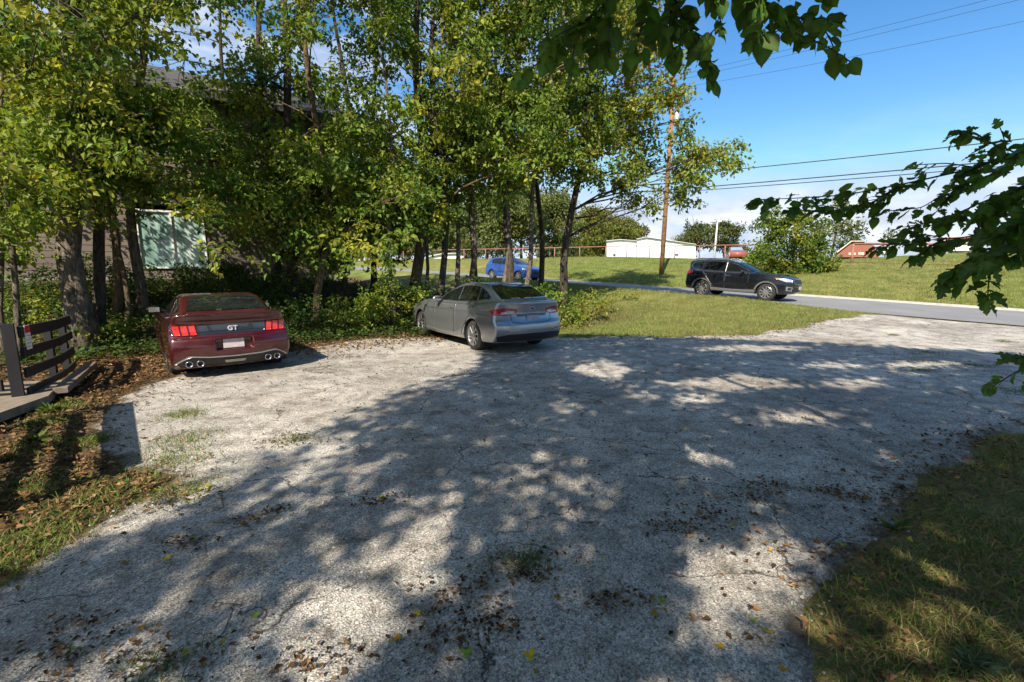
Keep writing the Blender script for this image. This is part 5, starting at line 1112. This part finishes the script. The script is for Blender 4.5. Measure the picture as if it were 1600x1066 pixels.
mred = paint('burgundy_paint', (.058, .003, .005), .35, .25)
HM = R(129)
ro, f, add, line = car('red_coupe', 'burgundy red sports coupe parked nose in beside the big trunk', 'car', p, (-5.26, 8.59, float(Z(-5.26, 8.59)) - .03), HM, mred, .02)
tp_ = add('tail_panel', M('gloss_black_panel', (.018, .022, .03), .18, 0, .1, coat=1.0), 'rear', [(-.50, .925), (0, .935), (.50, .925)], [(-.49, .765), (0, .775), (.49, .765)], .006, n=34)
lr = M('tail_bar_red', (.62, .022, .012), .2, 0, .1, 9, coat=1.0)
for sd in (1, -1):
    Q = (lambda L: L if sd > 0 else mirr(L))
    hs_ = add('tail_light', MAT['lens_dark'], 'rear', Q([(.51, .935), (.70, .935), (.86, .92)]), Q([(.50, .755), (.70, .755), (.845, .765)]), .005)
    for k in range(3):
        a0 = .525 + k * .108; add('lens', lr, 'rear', Q([(a0, .928), (a0 + .05, .928), (a0 + .084, .925)]), Q([(a0 - .016, .775), (a0 + .036, .77), (a0 + .066, .775)]), .016, hs_, 12, 10)
    add('exhaust_shroud', MAT['black_trim'], 'rear', Q([(.40, .36), (.60, .385), (.78, .35)]), Q([(.40, .25), (.60, .25), (.78, .27)]), .005)
    for yy in (.50, .65):
        q = march(f, np.array([[-3., sd * yy, .305]]), np.array([1., 0, 0]))[0]; mb = MB(); n = 18; a = np.linspace(0, 2 * np.pi, n, endpoint=False)
        V = [(q[0] + dx, q[1] + rr * math.cos(t_), q[2] + rr * math.sin(t_)) for dx, rr in ((.10, .05), (-.05, .052), (-.052, .044), (.06, .042)) for t_ in a]; F = [(i * n + j, i * n + (j + 1) % n, (i + 1) * n + (j + 1) % n, (i + 1) * n + j) for i in range(3) for j in range(n)]; F.append(tuple(3 * n + j for j in range(n))); mb.add(V, F).build('exhaust_tip', MAT['chrome'], ro, True)
add('diffuser', MAT['black_trim'], 'rear', [(-.80, .34), (-.62, .43), (-.36, .40), (0, .39), (.36, .40), (.62, .43), (.80, .34)], [(-.76, .24), (-.6, .235), (0, .225), (.6, .235), (.76, .24)], .003, n=44)
line('bumper_trim', MAT['silver_trim'], 'rear', [(-.84, .31), (-.70, .40), (-.62, .435), (-.38, .405), (0, .395), (.38, .405), (.62, .435), (.70, .40), (.84, .31)], .022, .012)
add('reflector', MAT['silver_trim'], 'rear', [(-.16, .33), (.16, .33)], [(-.14, .28), (.14, .28)], .012)
pq = march(f, np.array([[-3., 0, .62]]), np.array([1., 0, 0]))[0]; MB().box((pq[0] - .012, 0, .60), (.012, .31, .155), bev=.004).build('number_plate', MAT['plate'], ro)
add('rear_window', MAT['car_glass'], 'top', [(-.06, -.50), (-.03, -.25), (-.02, 0), (-.03, .25), (-.06, .50)], [(-.60, -.60), (-.655, -.3), (-.67, 0), (-.655, .3), (-.60, .60)], .005, n=34, m=14)
add('windshield', MAT['car_glass'], 'top', [(1.86, -.60), (1.90, -.3), (1.91, 0), (1.90, .3), (1.86, .60)], [(1.14, -.50), (1.19, -.25), (1.20, 0), (1.19, .25), (1.14, .50)], .005, n=34, m=14)
for sd, vw in ((1, 'left'), (-1, 'right')):
    add('side_window', MAT['car_glass'], vw, [(1.48, 1.05), (1.22, 1.19), (.95, 1.27), (.6, 1.315), (.30, 1.32)], [(1.48, 1.04), (1.1, 1.035), (.8, 1.035), (.5, 1.04), (.24, 1.05)], .005)
    add('quarter_window', MAT['car_glass'], vw, [(.18, 1.31), (.0, 1.28), (-.16, 1.22), (-.30, 1.14)], [(.14, 1.06), (.0, 1.065), (-.16, 1.08), (-.27, 1.10)], .005, n=14)
    add('rocker', MAT['black_trim'], vw, [(.44, .27), (1.4, .25), (2.28, .26)], [(.46, .20), (1.4, .19), (2.26, .20)], .004)
    dr = add('door', mred, vw, [(1.62, .95), (1.0, .965), (.30, .985)], [(1.66, .32), (1.0, .30), (.36, .33)], .003, n=30, m=22)
    line('door_gap', MAT['seam'], vw, [(1.66, .95), (1.69, .6), (1.67, .32), (1.0, .295), (.36, .325), (.30, .60), (.285, .985)], .010, .004, dr)
    handle(dr, .42, .88, sd, f, mred); mirror(ro, 1.32, sd * .86, 1.06, sd, mred)
add('trunk_lid_gap', MAT['seam'], 'top', [(-.72, -.66), (-.735, 0), (-.72, .66)], [(-.73, -.66), (-.745, 0), (-.73, .66)], .002, n=30, m=3)
ps = np.array([pq[0], 0, 0]); q = march(f, np.array([[-3., 0, .85]]), np.array([1., 0, 0]))[0]
badge_text(ro, 'GT', (q[0] - .02, 0, .85), .105, M('badge_silver', (.45, .47, .50), .4), (R(90), 0, R(-90)))
MB().tube(np.array([[q[0] - .01, 0, 1.03], [q[0] - .03, 0, 1.03]]), .02, 12).build('trunk_button', MAT['chrome'], ro)
for sd in (1, -1): add('headlight', MAT['lens_clear'], 'front', [(sd * .50, .74), (sd * .80, .74)], [(sd * .50, .64), (sd * .80, .66)], .005)
add('grille', MAT['black_trim'], 'front', [(-.46, .70), (.46, .70)], [(-.42, .48), (.42, .48)], .005)

# --- silver sedan
p = dict(low=[(-.78, .24), (1.3, .20), (3.1, .20), (3.62, .23), (3.77, .38), (3.80, .55), (3.74, .70), (3.58, .80), (3.1, .91), (2.6, .99), (2.2, 1.03), (1.2, .99), (.3, 1.02), (-.3, 1.06), (-.70, 1.10), (-.96, 1.11), (-1.02, 1.09), (-1.0, .98), (-.985, .86), (-1.02, .72), (-1.075, .64), (-1.085, .52), (-1.06, .40), (-.97, .28)],
         gh=[(2.28, 1.0), (1.75, 1.22), (1.3, 1.385), (.95, 1.45), (.5, 1.478), (.1, 1.465), (-.3, 1.385), (-.62, 1.25), (-.90, 1.11), (-.85, .95), (-.5, .88), (2.2, .88)],
         w=.92, bow_r=.20, bow_f=.42, taper_r=.05, taper_f=.07, haunch=.012, zw=.60, tum=.26, crease=.86, wb=2.85, rw=.33, ghx=.6, ghr=-.9, ghf=2.25, wb_belt=.80, wslope=.46, zbelt=1.02, zsill=.23, spokes=10, rim=MAT['alloy'], spw=.036, rnd=.07)
msil = paint('silver_paint', (.31, .325, .35), .75, .26, .10)
ro, f, add, line = car('silver_sedan', 'silver grey four door sedan parked at the edge of the trees', 'car', p, (-.13, 10.85, float(Z(-.13, 10.85)) - .0 + .01), R(123.8), msil, .02)
for sd in (1, -1):
    nm = 'rear_left' if sd > 0 else 'rear_right'; d_, U_, _ = DIRS[nm]
    def uu(x, y): return np.array([x, sd * y, 0]) @ U_
    tl = add('tail_light', MAT['lens_red'], nm, [(uu(-.66, .86), .93), (uu(-.78, .82), .965), (uu(-.95, .66), .985), (uu(-1.0, .40), .955)], [(uu(-.66, .86), .90), (uu(-.78, .82), .84), (uu(-.95, .66), .825), (uu(-1.0, .40), .86)], .006, n=30, m=10)
    add('lens', MAT['lens_clear'], nm, [(uu(-.90, .72), .90), (uu(-.97, .56), .93), (uu(-1.0, .44), .915)], [(uu(-.90, .72), .865), (uu(-.97, .56), .855), (uu(-1.0, .44), .87)], .012, tl, 14, 5)
    add('reflector', MAT['chrome'], 'rear', [(sd * .56, .505), (sd * .80, .515)], [(sd * .56, .48), (sd * .80, .488)], .006, n=14)
add('trunk_strip', MAT['chrome'], 'rear', [(-.40, .885), (0, .895), (.40, .885)], [(-.40, .855), (0, .865), (.40, .855)], .006)
add('plate_recess', M('silver_recess', (.10, .105, .115), .4, .3), 'rear', [(-.40, .852), (0, .862), (.40, .852)], [(-.36, .80), (0, .81), (.36, .80)], .003)
pq = march(f, np.array([[-3., 0, .75]]), np.array([1., 0, 0]))[0]; MB().box((pq[0] - .010, 0, .755), (.012, .31, .13), bev=.004).build('number_plate', M('blank_plate', (.30, .34, .40), .5), ro)
line('trunk_gap', MAT['seam'], 'rear', [(-.52, .86), (-.50, .69), (-.3, .665), (0, .66), (.3, .665), (.50, .69), (.52, .86)], .010, .002)
add('lower_bumper', MAT['black_trim'], 'rear', [(-.84, .40), (-.6, .44), (0, .445), (.6, .44), (.84, .40)], [(-.80, .29), (-.6, .275), (0, .27), (.6, .275), (.80, .29)], .004, n=40)
q = march(f, np.array([[-3., 0, .955]]), np.array([1., 0, 0]))[0]
n = 20; a = np.linspace(0, 2 * np.pi, n, endpoint=False); V = [(q[0] - dx, r1 * math.cos(t_), .965 + r2 * math.sin(t_)) for dx, r1, r2 in ((-.01, .07, .028), (.012, .07, .028)) for t_ in a]; bd = MB().add(V, [tuple(range(n, 2 * n))[::-1]] + [(j, (j + 1) % n, n + (j + 1) % n, n + j)[::-1] for j in range(n)]).build('badge', MAT['chrome'], ro)
V = [(q[0] - .0135, .06 * math.cos(t_), .965 + .021 * math.sin(t_)) for t_ in a]; MB().add(V, [tuple(range(n))[::-1]]).build('badge_centre', M('badge_blue', (.01, .03, .16), .3), bd)
add('rear_window', MAT['car_glass'], 'top', [(-.14, -.53), (-.10, -.27), (-.09, 0), (-.10, .27), (-.14, .53)], [(-.74, -.60), (-.80, -.3), (-.815, 0), (-.80, .3), (-.74, .60)], .005, n=34, m=16)
add('windshield', MAT['car_glass'], 'top', [(2.12, -.62), (2.18, -.3), (2.19, 0), (2.18, .3), (2.12, .62)], [(1.24, -.54), (1.30, -.27), (1.31, 0), (1.30, .27), (1.24, .54)], .005, n=34, m=16)
for sd, vw in ((1, 'left'), (-1, 'right')):
    dp = []
    d1 = add('door', msil, vw, [(1.92, .98), (1.4, .985), (.86, 1.0)], [(2.02, .30), (1.4, .285), (.86, .285)], .003, n=26, m=24)
    d2 = add('door', msil, vw, [(.845, 1.0), (.4, 1.01), (-.06, 1.03)], [(.845, .285), (.68, .285), (.52, .30)], .003, n=26, m=24)
    line('door_gap', MAT['seam'], vw, [(.85, 1.0), (.853, .285)], .011, .005, d1); line('door_gap', MAT['seam'], vw, [(-.065, 1.03), (.18, .72), (.36, .52), (.515, .30)], .011, .005, d2); line('door_gap', MAT['seam'], vw, [(1.95, .98), (2.03, .30)], .011, .005, d1)
    line('body_crease', msil, vw, [(2.6, .80), (1.4, .84), (.2, .88), (-.7, .93)], .014, .006)
    handle(d1, .98, .90, sd, f, msil); handle(d2, .0, .93, sd, f, msil)
    add('side_window', MAT['car_glass'], vw, [(1.80, 1.075), (1.5, 1.215), (1.2, 1.325), (.88, 1.395)], [(1.80, 1.055), (1.5, 1.055), (1.2, 1.058), (.84, 1.065)], .006, d1)
    add('side_window', MAT['car_glass'], vw, [(.85, 1.40), (.5, 1.415), (.2, 1.40), (.06, 1.385)], [(.82, 1.066), (.5, 1.075), (.2, 1.088), (-.02, 1.095)], .006, d2)
    add('quarter_window', MAT['car_glass'], vw, [(.03, 1.38), (-.12, 1.345), (-.28, 1.285), (-.42, 1.20)], [(-.04, 1.098), (-.15, 1.105), (-.28, 1.125), (-.40, 1.155)], .006, n=14)
    line('window_trim', MAT['chrome'], vw, [(1.82, 1.045), (1.2, 1.045), (.5, 1.062), (0, 1.082), (-.42, 1.15)], .014, .007)
    line('sill_trim', MAT['silver_trim'], vw, [(2.36, .31), (1.4, .29), (.48, .31)], .022, .008)
    mirror(ro, 1.62, sd * .88, 1.07, sd, msil)
    add('headlight', MAT['lens_clear'], 'front_left' if sd > 0 else 'front_right', [(np.array([3.45, sd * .75, 0]) @ DIRS['front_left' if sd > 0 else 'front_right'][1], .78), (np.array([3.68, sd * .5, 0]) @ DIRS['front_left' if sd > 0 else 'front_right'][1], .75)], [(np.array([3.45, sd * .75, 0]) @ DIRS['front_left' if sd > 0 else 'front_right'][1], .70), (np.array([3.68, sd * .5, 0]) @ DIRS['front_left' if sd > 0 else 'front_right'][1], .66)], .005, n=12)
add('grille', MAT['black_trim'], 'front', [(-.42, .72), (.42, .72)], [(-.46, .46), (.46, .46)], .005)

# --- black seven seat utility vehicle on the road
def suv_spec(): return dict(low=[(-.72, .34), (1.3, .29), (3.0, .29), (3.58, .31), (3.74, .42), (3.80, .58), (3.80, .80), (3.70, .96), (3.45, 1.05), (2.9, 1.13), (2.3, 1.17), (1.2, 1.12), (.2, 1.14), (-.6, 1.19), (-.84, 1.17), (-.90, 1.0), (-.93, .80), (-.945, .60), (-.90, .44)],
         gh=[(2.42, 1.14), (1.95, 1.37), (1.5, 1.565), (1.15, 1.645), (.6, 1.69), (0, 1.685), (-.5, 1.65), (-.80, 1.60), (-.86, 1.52), (-.84, 1.30), (-.86, 1.10), (-.7, 1.0), (2.35, 1.0)],
         w=.945, bow_r=.16, bow_f=.36, taper_r=.05, taper_f=.06, haunch=.012, zw=.72, tum=.22, crease=.93, scoop=.55, wb=2.78, rw=.365, ghx=.8, ghr=-.85, ghf=2.4, wb_belt=.83, wslope=.34, zbelt=1.15, zsill=.32, spokes=10, rim=MAT['alloy'], spw=.05, rnd=.08)
p = suv_spec(); mblk = paint('midnight_black_paint', (.006, .007, .012), .25, .2, .02)
SV = np.array([9.42, 22.72]); HS = R(-46)
ro, f, add, line = car('black_suv', 'black family utility vehicle with chrome trims standing on the road', 'suv', p, (*SV, float(zroad(st_of(*SV)[1])) + .035), HS, mblk, .028)
ro.rotation_euler = (0, math.atan(.037), HS)
for sd, vw in ((-1, 'right'), (1, 'left')):
    d1 = add('door', mblk, vw, [(2.05, 1.09), (1.4, 1.095), (1.02, 1.10)], [(2.02, .42), (1.5, .40), (1.02, .40)], .003, n=22, m=20); d2 = add('door', mblk, vw, [(1.0, 1.10), (.5, 1.11), (.0, 1.12)], [(1.0, .40), (.78, .40), (.58, .42)], .003, n=22, m=20)
    line('door_gap', MAT['seam'], vw, [(1.01, 1.1), (1.01, .42)], .011, .005, d1)
    handle(d1, 1.16, 1.0, sd, f, MAT['chrome']); handle(d2, .12, 1.03, sd, f, MAT['chrome'])
    add('side_window', MAT['car_glass'], vw, [(1.98, 1.22), (1.7, 1.36), (1.45, 1.47), (1.06, 1.565)], [(1.98, 1.19), (1.6, 1.175), (1.3, 1.17), (1.02, 1.17)], .006, d1)
    add('side_window', MAT['car_glass'], vw, [(.98, 1.575), (.6, 1.60), (.25, 1.60), (.06, 1.595)], [(.98, 1.17), (.6, 1.18), (.3, 1.19), (.0, 1.205)], .006, d2)
    add('quarter_window', MAT['car_glass'], vw, [(-.02, 1.59), (-.25, 1.57), (-.45, 1.53), (-.60, 1.45)], [(-.06, 1.21), (-.25, 1.22), (-.45, 1.25), (-.58, 1.33)], .006, n=16)
    line('window_trim', MAT['chrome'], vw, [(2.02, 1.185), (1.5, 1.158), (1.0, 1.155), (.4, 1.17), (-.1, 1.19), (-.5, 1.24), (-.66, 1.36), (-.64, 1.46), (-.48, 1.555), (-.2, 1.60), (.4, 1.625), (1.0, 1.60), (1.5, 1.475), (2.0, 1.24)], .016, .008)
    line('pillar_trim', MAT['silver_trim'], vw, [(1.0, 1.17), (1.01, 1.58)], .03, .009)
    add('sill_cladding', MAT['grey_clad'], vw, [(2.36, .46), (1.4, .43), (.44, .46)], [(2.34, .33), (1.4, .31), (.45, .33)], .012, n=30)
    for xw in (0, 2.78):
        a = np.linspace(R(-12), R(192), 40); line('arch_cladding', MAT['grey_clad'], vw, [(xw + .455 * math.cos(t_), .365 + .455 * math.sin(t_)) for t_ in a], .07, .010)
    mirror(ro, 1.78, sd * .90, 1.20, sd, mblk, 1.05)
    V = [(x_, sd * .56, z_) for x_, z_ in ((1.2, 1.665), (1.0, 1.715), (.4, 1.74), (-.3, 1.725), (-.55, 1.67))]; MB().tube(np.array(V), .018, 8).build('roof_rail', MAT['silver_trim'], ro, True)
    nm = 'front_left' if sd > 0 else 'front_right'; U_ = DIRS[nm][1]; fu = lambda x, y: np.array([x, sd * y, 0]) @ U_
    hl = add('headlight', MAT['lens_clear'], nm, [(fu(3.10, .88), .98), (fu(3.42, .80), .99), (fu(3.66, .58), .93)], [(fu(3.10, .88), .95), (fu(3.42, .80), .84), (fu(3.66, .58), .83)], .006, n=18)
    add('turn_signal', MAT['amber'], nm, [(fu(3.06, .89), .995), (fu(3.2, .87), .99)], [(fu(3.06, .89), .965), (fu(3.2, .87), .95)], .010, hl, 8, 4)
    add('fog_light_panel', MAT['silver_trim'], nm, [(fu(3.44, .80), .66), (fu(3.70, .58), .62)], [(fu(3.44, .80), .48), (fu(3.70, .60), .46)], .005, n=14)
    add('fog_light', MAT['hub_black'], nm, [(fu(3.52, .75), .61), (fu(3.66, .62), .59)], [(fu(3.52, .75), .51), (fu(3.66, .62), .50)], .012, n=10, m=6)
    rm_ = 'rear_left' if sd > 0 else 'rear_right'; U2 = DIRS[rm_][1]; ru = lambda x, y: np.array([x, sd * y, 0]) @ U2
    add('tail_light', MAT['lens_red'], rm_, [(ru(-.52, .88), 1.13), (ru(-.74, .82), 1.16), (ru(-.88, .58), 1.13)], [(ru(-.52, .88), 1.06), (ru(-.74, .82), .98), (ru(-.88, .58), .99)], .006, n=16)
add('grille', MAT['black_trim'], 'front', [(-.50, .93), (0, .95), (.50, .93)], [(-.46, .74), (0, .72), (.46, .74)], .006); line('grille_trim', MAT['chrome'], 'front', [(-.50, .93), (0, .95), (.50, .93), (.48, .76), (0, .72), (-.48, .76), (-.50, .93)], .02, .010)
add('lower_grille', MAT['black_trim'], 'front', [(-.55, .60), (.55, .60)], [(-.5, .40), (.5, .40)], .006); q = march(f, np.array([[6., 0, .58]]), np.array([-1., 0, 0]))[0]; MB().box((q[0] + .014, 0, .58), (.012, .31, .13)).build('number_plate', MAT['plate'], ro)
add('windshield', MAT['car_glass'], 'top', [(2.26, -.68), (2.31, -.35), (2.33, 0), (2.31, .35), (2.26, .68)], [(1.46, -.60), (1.52, -.3), (1.53, 0), (1.52, .3), (1.46, .60)], .005, n=30, m=14, lab='tinted windshield reflecting blue sky')
add('rear_window', MAT['car_glass'], 'rear', [(-.52, 1.55), (0, 1.56), (.52, 1.55)], [(-.60, 1.24), (0, 1.22), (.60, 1.24)], .005)

# --- blue hatchback further along the road
p = dict(low=[(-.66, .26), (1.3, .22), (2.9, .22), (3.28, .26), (3.42, .42), (3.44, .60), (3.36, .76), (3.1, .86), (2.7, .95), (2.3, 1.02), (1.2, .98), (.2, 1.0), (-.5, 1.05), (-.72, 1.05), (-.80, .90), (-.83, .60), (-.78, .38)],
         gh=[(2.42, 1.0), (1.9, 1.22), (1.4, 1.40), (1.0, 1.47), (.5, 1.50), (0, 1.475), (-.45, 1.40), (-.72, 1.20), (-.78, 1.0), (-.6, .88), (2.3, .88)],
         w=.87, bow_r=.16, bow_f=.36, zw=.6, tum=.24, crease=.84, wb=2.58, rw=.31, ghx=.7, ghr=-.78, ghf=2.4, wb_belt=.77, wslope=.42, zbelt=1.0, zsill=.25, spokes=8, rim=MAT['alloy'], spw=.045)
mblu = paint('bright_blue_paint', (.012, .065, .30), .35, .25, .03)
bx, by = xy_of(2.5, 24.6)
ro, f, add, line = car('blue_hatchback', 'bright blue hatchback on the road partly hidden by slender trunks', 'car', p, (bx, by, float(zroad(24.6)) + .035), R(-46), mblu, .035); ro.rotation_euler = (0, math.atan(.037), R(-46))
for sd, vw in ((-1, 'right'), (1, 'left')):
    add('side_window', MAT['car_glass'], vw, [(1.9, 1.10), (1.5, 1.27), (.95, 1.40)], [(1.9, 1.05), (1.4, 1.05), (.9, 1.05)], .006); add('side_window', MAT['car_glass'], vw, [(.87, 1.41), (.4, 1.42), (-.1, 1.37)], [(.85, 1.05), (.4, 1.06), (-.15, 1.09)], .006)
    mirror(ro, 1.72, sd * .83, 1.06, sd, mblu); line('door_gap', MAT['seam'], vw, [(.87, 1.0), (.87, .32)], .012, .002)
    nm = 'front_left' if sd > 0 else 'front_right'; U_ = DIRS[nm][1]; fu = lambda x, y: np.array([x, sd * y, 0]) @ U_
    add('headlight', MAT['lens_clear'], nm, [(fu(2.85, .78), .86), (fu(3.25, .55), .80)], [(fu(2.85, .78), .78), (fu(3.25, .55), .69)], .006, n=12)
    rm_ = 'rear_left' if sd > 0 else 'rear_right'; U2 = DIRS[rm_][1]; add('tail_light', MAT['lens_red'], rm_, [(np.array([-.6, sd * .8, 0]) @ U2, 1.04), (np.array([-.74, sd * .62, 0]) @ U2, 1.04)], [(np.array([-.6, sd * .8, 0]) @ U2, .84), (np.array([-.74, sd * .62, 0]) @ U2, .84)], .006, n=10)
add('windshield', MAT['car_glass'], 'top', [(2.24, -.6), (2.3, 0), (2.24, .6)], [(1.34, -.53), (1.42, 0), (1.34, .53)], .005, n=24, m=12)
add('grille', MAT['black_trim'], 'front', [(-.4, .66), (.4, .66)], [(-.4, .48), (.4, .48)], .006)

# --- small red van behind the fence
p = suv_spec(); p['rw'] = .33; mvan = paint('faded_red_paint', (.26, .05, .03), .0, .5, .1)
vl = at(1147, 402, 60); vz = float(Z(vl[0], vl[1]))
ro, f, add, line = car('red_van', 'small faded red vehicle parked behind the red fence right of the pale pole', 'van', p, (vl[0], vl[1], vz), R(-108), mvan, .05)
for sd, vw in ((-1, 'right'), (1, 'left')): add('side_window', MAT['car_glass'], vw, [(1.95, 1.22), (1.45, 1.47), (.2, 1.59)], [(1.95, 1.19), (1.3, 1.18), (.0, 1.2)], .008)
add('windshield', M('pale_glass', (.25, .36, .42), .1, coat=1.0), 'top', [(2.26, -.68), (2.33, 0), (2.26, .68)], [(1.46, -.60), (1.53, 0), (1.46, .60)], .008, n=16, m=8)
